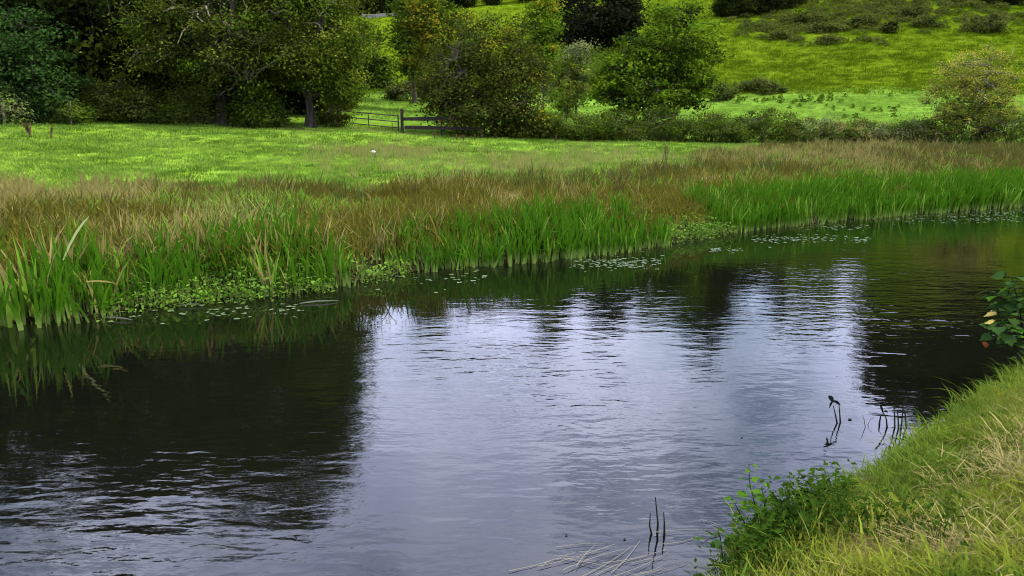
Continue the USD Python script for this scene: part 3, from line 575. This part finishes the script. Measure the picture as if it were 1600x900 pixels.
# ------------------------------------------------------------------ grasses and reeds
def tufts(seed, n, mats, count=3, **k):
    rg = np.random.default_rng(seed); return [(blades(rg, n, **k), M[m]) for m in mats for _ in range(count)]
rng = np.random.default_rng(77)
field_zone = Polygon(np.vstack([sedge_edge, [(120, 49), (40, 49.5), (0, 45.5), (-8, 44.5), (-11, 46), (-14, 44.5), (-21, 39.5), (-40, 37)]])).buffer(.6)
P = sample(rng, 60000, -45, 60, 20, 50, field_zone, lambda p: np.clip(30 / p[:, 1], 0, 1) ** 2 * .9)
scatter('pasture_grass', 'short bright green grazed grass of the pasture', 'grass', tufts(1, 16, ['field'], 5, h=.13, spread=.14, width=.02, bend=.7, segs=2, lean=.6), P, (.6, 1.5), 1, size=.6 + .9 * meshkit.fbm(np.column_stack([P[:, :2] * .5, 0 * P[:, 0]]), 3, 14))
P = sample(rng, 2600, -45, 60, 22, 50, field_zone); w = meshkit.fbm(np.column_stack([P[:, :2] * .22, 0 * P[:, 0]]), 3, 8); P = P[w > .52]
scatter('rough_grass', 'darker rough grass clumps in the pasture', 'grass', tufts(2, 26, ['mid_green', 'field'], 3, h=.24, spread=.2, width=.022, bend=.8, segs=2, lean=.7), P, (.6, 1.3), 2)
tz = [(600, 262, 90, 10), (760, 262, 60, 12), (560, 240, 40, 5), (640, 240, 40, 6), (930, 252, 70, 10), (1030, 250, 90, 8), (840, 262, 40, 10)]
P = np.vstack([on_ground(rng.normal(u, su, 110), rng.normal(v, sv, 110)) for u, v, su, sv in tz]); P = P[contains_xy(field_zone.buffer(2), P[:, 0], P[:, 1])]
scatter('dry_grass', 'pale dry seeding grass at the edge of the pasture', 'grass', tufts(3, 14, ['sedge_tan'], 4, h=.55, spread=.14, width=.010, bend=.35, lean=.3), P, (.5, 1.2), 3)

df_of = lambda p: dist_line(p[:, :2], far_line)
ragged = lambda p: np.where(contains_xy(sedge_zone, p[:, 0], p[:, 1]), 1, .75 * smoothstep(.52, .62, meshkit.fbm(np.column_stack([p[:, :2] * .5, 0 * p[:, 0]]), 3, 91)))
P = sample(rng, 150000, -26, 62, 8, 52, sedge_zone.buffer(1.6), lambda p: np.clip(17 / p[:, 1], 0, 1) ** 1.3 * ragged(p))
P = P[contains_xy(far_bank, P[:, 0], P[:, 1]) & (P[:, 1] < 47)]
P = P[df_of(P) > .7]
d, q3 = df_of(P), np.column_stack([P[:, :2], 0 * P[:, 0]])
nz, nb, nh = meshkit.fbm(q3 * .33, 3, 21), meshkit.fbm(q3 * .45, 3, 33), meshkit.fbm(q3 * .7, 3, 44)
right = smoothstep(3, 12, P[:, 0] - .25 * P[:, 1]); lefty = smoothstep(-8, -12, P[:, 0])
wo = np.clip(1.9 - d / 6.5, .25, 1.7) * (1 - .5 * right) * (.75 + .9 * smoothstep(.40, .55, nb)); wt = .16 + .7 * smoothstep(.53, .64, nz) + .8 * lefty * smoothstep(3, 6, d)
wl = .35 + smoothstep(4, 8, d) * .8 * smoothstep(.62, .45, nz) + .5 * right; wg = .13 + .9 * smoothstep(.44, .34, nb) * (1 - .6 * smoothstep(7, 11, d)); wd = .03 + .55 * smoothstep(.46, .36, nz) * smoothstep(3.5, 6, d)
W = np.column_stack([wo, wl, wt, wg, wd]); W = W ** 1.6; W /= W.sum(1, keepdims=True)
kind = (rng.uniform(size=(len(P), 1)) > np.cumsum(W, 1)).sum(1).clip(0, 4); tall_ = (.55 + .9 * nh) * (1 - .22 * smoothstep(6, 11, d) * (1 - right))
keep = rng.uniform(size=len(P)) < smoothstep(.30, .48, nh) * .75 + .25; P, kind, tall_ = P[keep], kind[keep], tall_[keep]
for k, (nm, lab, mat) in enumerate([('orange_sedge', 'orange-brown autumn sedge behind the reeds', 'sedge_orange'), ('olive_sedge', 'dull olive-brown sedge of the wet margin', 'sedge_olive'), ('tan_sedge', 'straw-coloured dry sedge of the wet margin', 'sedge_tan'), ('green_sedge', 'green sedge mixed into the brown margin', 'sedge_green'), ('rush_clumps', 'dark olive rushes standing in the brown margin', 'dark_rush')]):
    own = kind == k
    scatter(nm, lab, 'sedge', tufts(10 + k, 9, [mat], 6, h=[.62, .66, .74, .58, .8][k], spread=.11, width=[.040, .034, .030, .042, .026][k], bend=[.5, .45, .4, .6, .2][k], lean=.38, segs=3, fold=[.2, .15, .15, .15, .05][k]), P[own], (.65, 1.2), 10 + k, size=tall_[own])

P = on_ground(np.clip(rng.normal(385, 40, 60), 310, 460), rng.normal(350, 8, 60), 8)
scatter('pale_grass', 'pale fresh green grass patch behind the dark green reed clump', 'grass', tufts(19, 12, ['pale_grass'], 5, h=.62, spread=.12, width=.03, bend=.7, lean=.4, fold=.3), P, (.7, 1.2), 19)

# reed beds along the far bank (s = metres along the bank line from the left, w = metres out from the water's edge)
cum = np.concatenate([[0], np.cumsum(np.linalg.norm(np.diff(far_line, axis=0), axis=1))])
def bankpoint(x_pixel_along, out):
    i = np.clip(np.searchsorted(cum, x_pixel_along) - 1, 0, len(cum) - 2); t = (x_pixel_along - cum[i]) / (cum[i + 1] - cum[i])
    d = unit(far_line[i + 1] - far_line[i]); n = np.column_stack([-d[:, 1], d[:, 0]])
    q = far_line[i] + (far_line[i + 1] - far_line[i]) * t[:, None] + n * out[:, None]
    return np.column_stack([q, np.maximum(ground(q[:, 0], q[:, 1]), -.25)])
def gappy(p, seed, cut=.36):
    n_ = meshkit.fbm(np.column_stack([p[:, :2] * 1.3, 0 * p[:, 0]]), 3, seed); return p[n_ > cut + .12 * rng.uniform(size=len(p))]
def s_of(u):
    a = at_z(np.array([u]), np.array([np.interp(u, *np.array(far_px).T)]), 0)[0, :2]
    return float(cum[int(np.argmin(np.linalg.norm(far_line - a, axis=1)))] if np.min(np.linalg.norm(far_line - a, axis=1)) < .01 else min((LineString(far_line).project(shp_points(a)),)))
def bed(u0, u1, per_m, depth, inner=-.1):
    a, b = s_of(u0), s_of(u1); n = int((b - a) * per_m)
    return bankpoint(rng.uniform(a, b, n), inner + depth * rng.uniform(0, 1, n) ** 1.2)
rkw = dict(spread=.08, width=.052, bend=.30, segs=4, lean=.28, fold=.16)
def heights(p, seed, lo=.65, f=.9):
    return lo + 1.35 * (1.25 - lo) * meshkit.fbm(np.column_stack([p[:, :2] * f, 0 * p[:, 0]]), 3, seed)
left_end = s_of(0) - 9.0
n = 520; P = bankpoint(rng.uniform(left_end, s_of(205), n), -.25 + 1.7 * rng.uniform(0, 1, n))
scatter('reed_bed', 'tall bright green reeds standing at the left end of the far bank', 'reeds', tufts(30, 4, ['reed'] * 10 + ['sedge_green', 'sedge_tan'], 1, h=.98, **rkw), P, (.75, 1.15), 30, .06, size=heights(P, 30))
P = gappy(np.vstack([bed(205, 400, 70, 1.2, .15), bed(340, 470, 40, 1.3, .6)]), 63, .34)
scatter('reed_bed', 'shorter reeds in the hollow of the far bank right of the tall left reeds', 'reeds', tufts(31, 4, ['reed'] * 10 + ['sedge_green', 'sedge_tan'], 1, h=.70, **rkw), P, (.6, 1.15), 31, .08, size=heights(P, 31))
P = np.vstack([bed(400, 545, 80, 1.2, .0), bed(420, 520, 60, 1.3, .6)])
scatter('reed_bed', 'dark green reed clump in the middle left of the far bank', 'reeds', tufts(32, 4, ['reed'] * 10 + ['sedge_green', 'sedge_tan'], 1, h=.86, **rkw), P, (.7, 1.25), 32, .07, size=heights(P, 32))
P = bed(535, 665, 30, 1.2, .15)
scatter('reed_bed', 'thin scattered reeds before the orange sedge, middle of the far bank', 'reeds', tufts(33, 4, ['reed'] * 10 + ['sedge_green', 'sedge_tan'], 1, h=.60, **rkw), P, (.6, 1.2), 33, .1, size=heights(P, 33))
P = gappy(bed(655, 1045, 62, 1.7, -.1), 61, .24)
scatter('reed_bed', 'long dense green reed bed right of the orange sedge, middle of the far bank', 'reeds', tufts(34, 4, ['reed'] * 7 + ['sedge_green'], 1, h=.86, **rkw), P, (.65, 1.15), 34, .08, size=heights(P, 34))
a = s_of(1140); n = 3300; P = gappy(bankpoint(rng.uniform(a, a + 26, n), -.1 + 2.0 * rng.uniform(0, 1, n)), 62, .20)
scatter('reed_bed', 'dense tall reed bed along the right end of the far bank', 'reeds', tufts(35, 4, ['reed'] * 7 + ['sedge_green'], 1, h=.92, **rkw), P, (.7, 1.12), 35, .06, size=heights(P, 35))
def sprig(seed, n, h, r, leaf, mats):
    rg = np.random.default_rng(seed); parts = []
    c = np.column_stack([rg.normal(size=(n, 2)) * r, rg.uniform(.15, 1, n) * h]); parts.append(leaves(rg, c, leaf, None, .8, .5))
    parts.append(blades(rg, 6, h, r * .6, .012, .3, 2)); return join(parts)
P = np.vstack([bed(225, 520, 26, .9, -.25), bed(1045, 1140, 30, 1.4, -.1), bed(150, 230, 10, .5, -.3), bed(540, 660, 6, .5, -.2)])
scatter('water_plants', 'pale green leafy water plants at the foot of the far bank', 'water plants', [(sprig(60 + k, 34, .32, .13, .085, None), M[m]) for k, m in enumerate(['brook', 'brook', 'sedge_green', 'reed'])], P, (.6, 1.2), 40)

def leaf_strip(pts, width, mat, name, label, cat='leaf'):
    """A long single blade along the points."""
    pts = np.asarray(pts, float); t = unit(np.gradient(pts, axis=0)); s = unit(np.cross(t, [0, 1.0, .3])); k = np.linspace(0, 1, len(pts)); w = width * np.sin(np.pi * (.12 + .86 * k)) ** .6
    n = np.cross(s, t); v = np.concatenate([pts - s * w[:, None] / 2, pts + n * w[:, None] * .12, pts + s * w[:, None] / 2]); m = len(pts); f = []
    for i in range(m - 1):
        f += [[i, m + i, m + i + 1, i + 1], [m + i, 2 * m + i, 2 * m + i + 1, m + i + 1]]
    return tag(obj(name, (v, np.array(f)), M[mat], smooth=True), label, cat)
leaf_strip(at_y(np.array([98, 108, 120, 131, 139]), np.array([408, 384, 362, 347, 338]), 10.9), .035, 'reed_pale', 'bent_leaf', 'long pale bent reed leaf leaning above the left reeds')
leaf_strip(at_y(np.array([78, 79, 80, 80]), np.array([412, 395, 380, 366]), 10.4), .028, 'gold_leaf', 'yellow_leaf', 'upright yellow dying reed leaf in the left reeds')
leaf_strip(at_z(np.array([135, 150, 168, 184]), np.array([440, 439, 440, 444]), .62), .028, 'gold_leaf', 'yellow_leaf', 'yellow folded reed leaf lying level across the left reeds')
for k, (u0, v0, u1, v1, z) in enumerate([(278, 478, 318, 476, .02), (604, 408, 652, 406, .10), (580, 420, 640, 419, .02), (808, 406, 845, 403, .03), (365, 452, 408, 450, .03), (160, 496, 208, 500, .02), (468, 474, 530, 470, .015)]):
    p0, p1 = at_z(u0, v0, z), at_z(u1, v1, z); pts = p0 + (p1 - p0) * np.linspace(0, 1, 6)[:, None] + np.array([0, 0, .02]) * np.sin(np.linspace(0, 3.1, 6))[:, None]
    leaf_strip(pts, .025, 'straw', 'fallen_reed', ['fallen pale reed stem on the water right of the tall left reeds', 'fallen straw stem across the mud, upper of two before the orange sedge', 'fallen straw stem on the water, lower of two before the orange sedge', 'fallen straw stem at the foot of the long middle reed bed',
               'fallen pale stem among the pale water plants', 'fallen pale stem at the foot of the tall left reeds', 'thin fallen stem floating below the dark green reed clump'][k], 'reed stem')

# floating leaves and scum
def pads(seed, groups, size):
    rg = np.random.default_rng(seed); out = []
    for u0, u1, v, dv, n in groups:
        p = at_z(rg.uniform(u0, u1, n), v + rg.normal(size=n) * dv, .006); p[:, 2] += rg.uniform(0, .006, n); out.append(p)
    p = np.vstack(out); n = len(p); r = size * rg.uniform(.25, 1.0, n) ** 1.5 * 1.5; th = np.arange(7) / 7 * 2 * np.pi; ph = rg.uniform(0, 6.3, n)
    ring = np.stack([np.cos(th[None] + ph[:, None]) * r[:, None], np.sin(th[None] + ph[:, None]) * r[:, None] * rg.uniform(.5, 1, (n, 1)), np.repeat(rg.uniform(-.002, .012, (n, 1)), 7, 1) * (np.arange(7) % 2)[None]], -1) + p[:, None]
    v = np.concatenate([ring, p[:, None]], 1).reshape(-1, 3); i = np.arange(n)[:, None] * 8
    return v, np.vstack([i + [k, (k + 1) % 7, 7] for k in range(7)])
for k, (g, lab) in enumerate([([(890, 1035, 410, 4, 230), (930, 1010, 412, 2, 120)], 'raft of small floating leaves on the water before the middle reed bed'), ([(1175, 1360, 374, 2.5, 260), (1110, 1160, 391, 1, 60)], 'long pale streak of floating leaves on the water before the right reed bed'),
                              ([(1240, 1360, 354, 2, 120), (1360, 1600, 341, 3, 380), (1500, 1640, 331, 3, 200)], 'line of floating leaves along the foot of the right reed bed'), ([(480, 760, 432, 7, 130), (1040, 1120, 375, 4, 60), (150, 480, 484, 6, 130)], 'scattered floating leaves along the left and middle of the far bank')]):
    tag(obj('floating_leaves', pads(70 + k, [(a_, b_, c_, d_ * 1.5, int(n_ * .7)) for a_, b_, c_, d_, n_ in g], .036), M['lilypad']), lab, 'floating leaves', kind='stuff')

# hillside tussocks and bracken
P = on_ground(rng.uniform(500, 1800, 9000), rng.uniform(-60, 148, 9000)); P = P[(P[:, 1] > 66) & (P[:, 1] < 225)]
scatter('hill_tussocks', 'yellow-green grass tussocks covering the hillside', 'grass', tufts(50, 40, ['hill_grass'], 5, h=.38, spread=.42, width=.05, bend=.8, segs=2, lean=.9), P, (.5, 1.5), 50)
P = on_ground(rng.uniform(480, 1800, 3000), rng.uniform(138, 205, 3000)); P = P[(P[:, 1] > 52) & (P[:, 1] < 90)]
scatter('second_field_grass', 'cool green grass of the field beyond the hedge', 'grass', tufts(51, 30, ['field'], 5, h=.22, spread=.3, width=.03, bend=.8, segs=2, lean=.9), P, (.5, 1.3), 51)
def blob_points(spots, rg):
    return np.vstack([on_ground(rg.normal(u, su, n), rg.normal(v, sv, n)) for u, v, su, sv, n in spots])
P = blob_points([(1240, 30, 40, 12, 60), (1330, 22, 60, 10, 110), (1300, 44, 50, 6, 60), (1420, 16, 40, 10, 60), (1550, 30, 35, 9, 50), (1215, 55, 14, 8, 16), (1290, 66, 20, 4, 10), (1440, 42, 14, 5, 14), (1500, 10, 60, 8, 60), (1360, 68, 8, 3, 5), (1340, 6, 90, 5, 70), (1180, 42, 20, 8, 20)], rng); P = P[P[:, 1] > 80]
def clump(seed, n, r, h, leaf):
    rg = np.random.default_rng(seed); d = unit(rg.normal(size=(n, 3))); d[:, 2] = np.abs(d[:, 2]); return leaves(rg, d * rg.uniform(.6, 1, (n, 1)) * [r, r, h], leaf, d)
scatter('bracken', 'dark bracken patches on the upper hillside, right', 'bracken', [(clump(80 + k, 110, 1.0, .6, .30), M['bracken']) for k in range(4)], P, (.6, 1.5), 60)
P = np.vstack([on_ground([612, 644, 642, 636, 612], [163, 162, 163, 150, 150]), on_ground(rng.uniform(1200, 1420, 26), rng.uniform(150, 185, 26)), on_ground(rng.uniform(1130, 1300, 40), rng.normal(157, 3, 40))])
scatter('weed_clumps', 'dark thistle and weed clumps in the field beyond the hedge', 'weeds', [(clump(90 + k, 40, .26, .4, .2), M['mid_green']) for k in range(3)], P, (.5, 1.2), 61)

# ------------------------------------------------------------------ the near bank
near_zone = Polygon(np.vstack([near_line, [(140, -60), (-110, -100)]])).buffer(0)
dn_of = lambda p: dist_line(p[:, :2], near_line)
P = sample(rng, 150000, .2, 10, 2.0, 13, near_zone.buffer(.12), lambda p: np.clip(5 / p[:, 1], 0, 1))
nz = meshkit.fbm(np.column_stack([P[:, :2] * 1.1, 0 * P[:, 0]]), 3, 31); d = dn_of(P); inside = contains_xy(near_zone, P[:, 0], P[:, 1])
bare = smoothstep(.46, .53, nz) * smoothstep(.6, 1.1, d)
tall = inside & (d < .6) | ~inside
long_ = P[(rng.uniform(size=len(P)) < .34) & tall]
short = P[~tall & (rng.uniform(size=len(P)) < .85 - .60 * bare)]
dry = P[~tall & (rng.uniform(size=len(P)) < .08 + .75 * bare)]
lump_ = lambda q: .45 + 1.1 * meshkit.fbm(np.column_stack([q[:, :2] * 3.2, 0 * q[:, 0]]), 3, 52)
scatter('bank_grass', 'long tufted grass along the edge of the near bank', 'grass', tufts(100, 12, ['bank_grass', 'bank_grass', 'sedge_green'], 3, h=.125, spread=.05, width=.0075, bend=.9, segs=4, lean=.9, fold=.25), long_, (.5, 1.2), 70, .3, size=lump_(long_))
scatter('mown_grass', 'short trodden yellow-green grass on top of the near bank', 'grass', tufts(101, 14, ['bank_grass'], 8, h=.05, spread=.045, width=.0065, bend=1.0, segs=3, lean=1.2, fold=.2), short, (.5, 1.5), 71, .35, size=lump_(short) ** 2)
scatter('cut_grass', 'dry straw-coloured cut grass lying on the near bank', 'grass', tufts(102, 14, ['bank_dry'], 6, h=.06, spread=.06, width=.005, bend=1.3, segs=3, lean=1.8, fold=.2), dry, (.5, 1.4), 72, .35)
def broad(seed, n, r, h, leaf):
    rg = np.random.default_rng(seed); c = np.column_stack([rg.normal(size=(n, 2)) * r, rg.uniform(.3, 1, n) * h]); v, f = leaves(rg, c, leaf, None, 1.2, .5)
    return join([(v, f), blades(rg, 5, h, r * .5, .006, .2, 2)])
Q = at_z(np.concatenate([rng.normal(1235, 50, 105), rng.normal(1175, 28, 45), rng.uniform(1150, 1500, 25)]), np.concatenate([rng.normal(800, 34, 105), rng.normal(835, 30, 45), rng.uniform(760, 890, 25)]), .5)
Q[:, 2] = ground(Q[:, 0], Q[:, 1]); Q = Q[contains_xy(near_zone.buffer(.1), Q[:, 0], Q[:, 1])]
scatter('bank_weeds', 'small broad-leaved weeds among the grass of the near bank', 'weeds', [(broad(110 + k, 15, .055, .2, .045), M['nettle']) for k in range(4)], Q, (.6, 1.3), 73)

# big-leaved plants: every leaf a part
def leaf_shape(kind, length):
    """A broad leaf lying along +x with its stalk at the origin, folded along the midrib."""
    if kind == 'palmate':
        pts = [(0, 0), (.10, .16), (.02, .42), (.26, .34), (.36, .52), (.52, .34), (.62, .40), (.72, .20), (1, 0)]
    else:
        pts = [(0, 0), (.08, .16), (.25, .30), (.45, .34), (.65, .27), (.84, .13), (1, 0)]
    m = len(pts); v = [(x, 0, 0) for x, _ in pts] + [(x, y, .22 * y - .18 * x * x) for x, y in pts] + [(x, -y, .22 * y - .18 * x * x) for x, y in pts]
    v = np.array(v); v[:m, 2] = -.18 * v[:m, 0] ** 2; f = []
    for i in range(m - 1):
        f += [[i, i + 1, m + i + 1], [i, m + i + 1, m + i], [i, 2 * m + i + 1, i + 1], [i, 2 * m + i, 2 * m + i + 1]]
    return v * length, np.array([q for q in f if len(set(q)) == 3])
def placed(mesh, at, az, pitch, roll=0):
    v, f = mesh; R = trimesh.transformations.euler_matrix(roll, -pitch, az, 'sxyz')[:3, :3]
    return v @ R.T + np.asarray(at), f
def leafy_plant(name, label, cat, stems, mat, kind, seed, stem_mat='wet_stem', r=.006, odd=()):
    """stems: (path, leaf length, how many leaves, from which share of the stem)."""
    rg = np.random.default_rng(seed); root = thing(name, label, cat); k = 0
    for pth, size, n, start in stems:
        pth = np.asarray(pth, float); t = np.linspace(0, 1, 10); c = np.stack([np.interp(t, np.linspace(0, 1, len(pth)), pth[:, i]) for i in range(3)], 1)
        obj('stem', tube(c, r * (1.4 - t), 6), M[stem_mat], root, smooth=True)
        for i in range(n):
            s = start + (1 - start) * (i + rg.uniform(.2, .8)) / n; a = np.array([np.interp(s, t, c[:, q]) for q in range(3)])
            az = i * 2.4 + rg.uniform(-.5, .5); L = size * rg.uniform(.7, 1.15) * (1.1 - .35 * s); pt = rg.uniform(-.35, .5); stalk = L * .45
            e = a + stalk * np.array([math.cos(az), math.sin(az), .35])
            m = odd[k % len(odd)] if odd and rg.uniform() < .16 else mat
            lf = obj('leaf', placed(leaf_shape(kind, L), e, az, pt - .1, rg.normal() * .35), M[m], root, smooth=True)
            obj('stalk', tube([a, (a + e) / 2 + [0, 0, .004], e], [r * .35] * 3, 4), M[stem_mat], lf); k += 1
    return root
sb = spot(1588, 7.6); sb[2] = float(ground(sb[0], sb[1]))
T = lambda u, v, y: at_y(u, v, y)
leafy_plant('sapling', 'dark leafy sapling with lobed leaves at the right edge of the near bank', 'sapling',
            [([sb, T(1600, 520, 7.5), T(1590, 470, 7.4), T(1581, 432, 7.4)], .19, 24, .3), ([sb, T(1590, 545, 7.2), T(1572, 520, 7.1), T(1556, 508, 7.1)], .17, 15, .25), ([sb + [.1, 0, 0], T(1618, 530, 7.6), T(1620, 480, 7.6)], .19, 20, .2), ([sb, T(1596, 500, 7.6), T(1572, 470, 7.5), T(1553, 458, 7.5)], .17, 18, .35), ([sb, T(1592, 530, 7.4), T(1575, 500, 7.3), T(1560, 486, 7.3)], .17, 14, .4), ([sb, T(1590, 540, 7.3), T(1572, 528, 7.2), T(1552, 528, 7.2)], .15, 12, .3)],
            'sapling_leaf', 'palmate', 501, r=.008, odd=('gold_leaf', 'fresh_leaf'))
lf = thing('red_leaf', 'single rust-red leaf hanging left of the dark leafy sapling', 'leaf', None, T(1538, 534, 7.1))
obj('blade', placed(leaf_shape('oval', .09), (0, 0, 0), .6, -.8), M['red_leaf'], lf); obj('stalk', tube([[0, 0, 0], [-.01, 0, .03]], [.002, .0015], 4), M['wet_stem'], lf)
cb = spot(1185, 4.15); cb[2] = float(ground(cb[0], cb[1]))
leafy_plant('bank_plant', 'fresh green broad-leaved plant leaning over the water at the near bank edge', 'plant',
            [([cb, T(1180, 790, 4.15), T(1172, 760, 4.15), T(1170, 725, 4.15)], .07, 14, .2), ([cb, T(1165, 820, 4.1), T(1150, 790, 4.08), T(1142, 777, 4.08)], .065, 9, .3), ([cb, T(1195, 790, 4.1), T(1190, 760, 4.1)], .075, 9, .3)], 'fresh_leaf', 'oval', 502, r=.0035)
cb2 = spot(1135, 3.75); cb2[2] = max(float(ground(cb2[0], cb2[1])), .15)
leafy_plant('bank_plant', 'dark drooping bramble shoot over the water at the foot of the near bank', 'plant', [([cb2, T(1125, 838, 3.7), T(1108, 842, 3.7), T(1096, 850, 3.7)], .06, 7, .3)], 'sapling_leaf', 'oval', 503, r=.003)

# stems standing in the water
def water_stems(label, stems, leafs=(), mat='wet_stem', r=.0095, group=None):
    root = thing('water_stems', label, 'water plant', group)
    for pts in stems:
        (u0, v0), rest = pts[0], pts[1:]; p0 = at_z(u0, v0, 0.0); c = [p0 - [0, 0, .3], p0] + [at_y(u, v, p0[1]) for u, v in rest]
        obj('stem', tube(np.array(c), np.linspace(r * 1.1, r * .35, len(c)), 6), M[mat], root, smooth=True)
    for a, b, w in leafs:
        p0 = at_z(*stems[0][0], 0.0); p, q = at_y(*a, p0[1]), at_y(*b, p0[1]); t = np.linspace(0, 1, 5)[:, None]; c = p + (q - p) * t + np.array([0, 0, .01]) * np.sin(t * 3.1)
        s = unit(np.cross(q - p, [0, 1.0, .25])) * w; k = np.sin(np.linspace(.3, 3.0, 5))[:, None]
        v = np.vstack([c - s * k / 2, c + s * k / 2 + np.array([0, w * .3, 0]) * k]); f = np.array([[i, i + 1, 5 + i + 1, 5 + i] for i in range(4)]); obj('leaf', (v, f), M[mat], root)
    return root
water_stems('three short dark broken stems standing in the water near the bottom edge', [[(1027, 833), (1028, 818), (1026, 797), (1024, 777)], [(1038, 834), (1038, 818), (1037, 800)], [(1018, 834), (1015, 822), (1016, 802)]])
water_stems('pair of dark stems topped by a bent leaf, standing in open water', [[(1313, 660), (1312, 645), (1311, 632)], [(1308, 661), (1305, 647), (1302, 634)]], [((1313, 633), (1300, 626), .03), ((1302, 629), (1295, 618), .04), ((1301, 627), (1296, 638), .03)])
water_stems('cluster of dark stems in the water against the near bank grass', [[(1398, 668), (1398, 650), (1396, 635)], [(1386, 668), (1385, 655), (1378, 640)], [(1408, 668), (1410, 650), (1412, 628)], [(1404, 670), (1403, 650), (1402, 640)], [(1374, 662), (1376, 650), (1381, 645)], [(1416, 668), (1414, 645), (1408, 632)]], [((1380, 646), (1375, 632), .02), ((1380, 643), (1388, 645), .02), ((1412, 634), (1418, 622), .03), ((1398, 640), (1402, 630), .02)])
water_stems('thin forked dark twig in the water left of the stem cluster', [[(1352, 668), (1350, 655), (1347, 648)], [(1356, 664), (1360, 655), (1366, 652)]], r=.004)
for k, (u, v, lab) in enumerate([(1328, 655, 'small dark floating seed right of the pair of stems'), (1159, 683, 'tiny dark floating seed in the open water'), (885, 836, 'small dark floating leaf left of the three short stems'), (976, 842, 'dark floating leaf scrap between floating seed and short stems')]):
    c = at_z(u, v, .006); s = trimesh.creation.icosphere(1, 1.0); s.vertices = s.vertices * [.020, .012, .008] * [.9, .5, .45, .5][k]; s.apply_translation(c); tag(obj('floating_seed', s, M['wet_stem'], smooth=True), lab, 'seed')
drift = [(795, 892, 900, 862), (870, 855, 945, 850), (905, 862, 955, 852), (880, 890, 975, 858), (910, 900, 985, 855), (930, 898, 1010, 868), (960, 900, 1045, 862), (1020, 832, 1125, 828), (1035, 850, 1090, 838), (850, 880, 890, 872), (1000, 895, 1040, 880), (880, 872, 1000, 900), (940, 880, 1042, 858), (1095, 812, 1135, 826), (840, 885, 960, 850), (900, 885, 930, 852), (955, 895, 1000, 845), (985, 880, 1060, 870), (990, 898, 1075, 876), (865, 868, 930, 878)]
for k, (u0, v0, u1, v1) in enumerate(drift):
    a, b = at_z(u0, v0, .008 + .003 * (k % 4)), at_z(u1, v1, .008 + .003 * (k % 4)); t = np.linspace(0, 1, 8)[:, None]
    sgn = 1 if k % 2 else -1; c = a + (b - a) * t + np.array([0, sgn * .02, 0]) * np.sin(t * 3.14)
    tag(obj('floating_straw', tube(c, np.linspace(.0017, .0009, 8), 5), M['straw']), 'pale straw drifting on the water at the bottom edge beside the near bank', 'straw', 'straws drifting by the near bank')
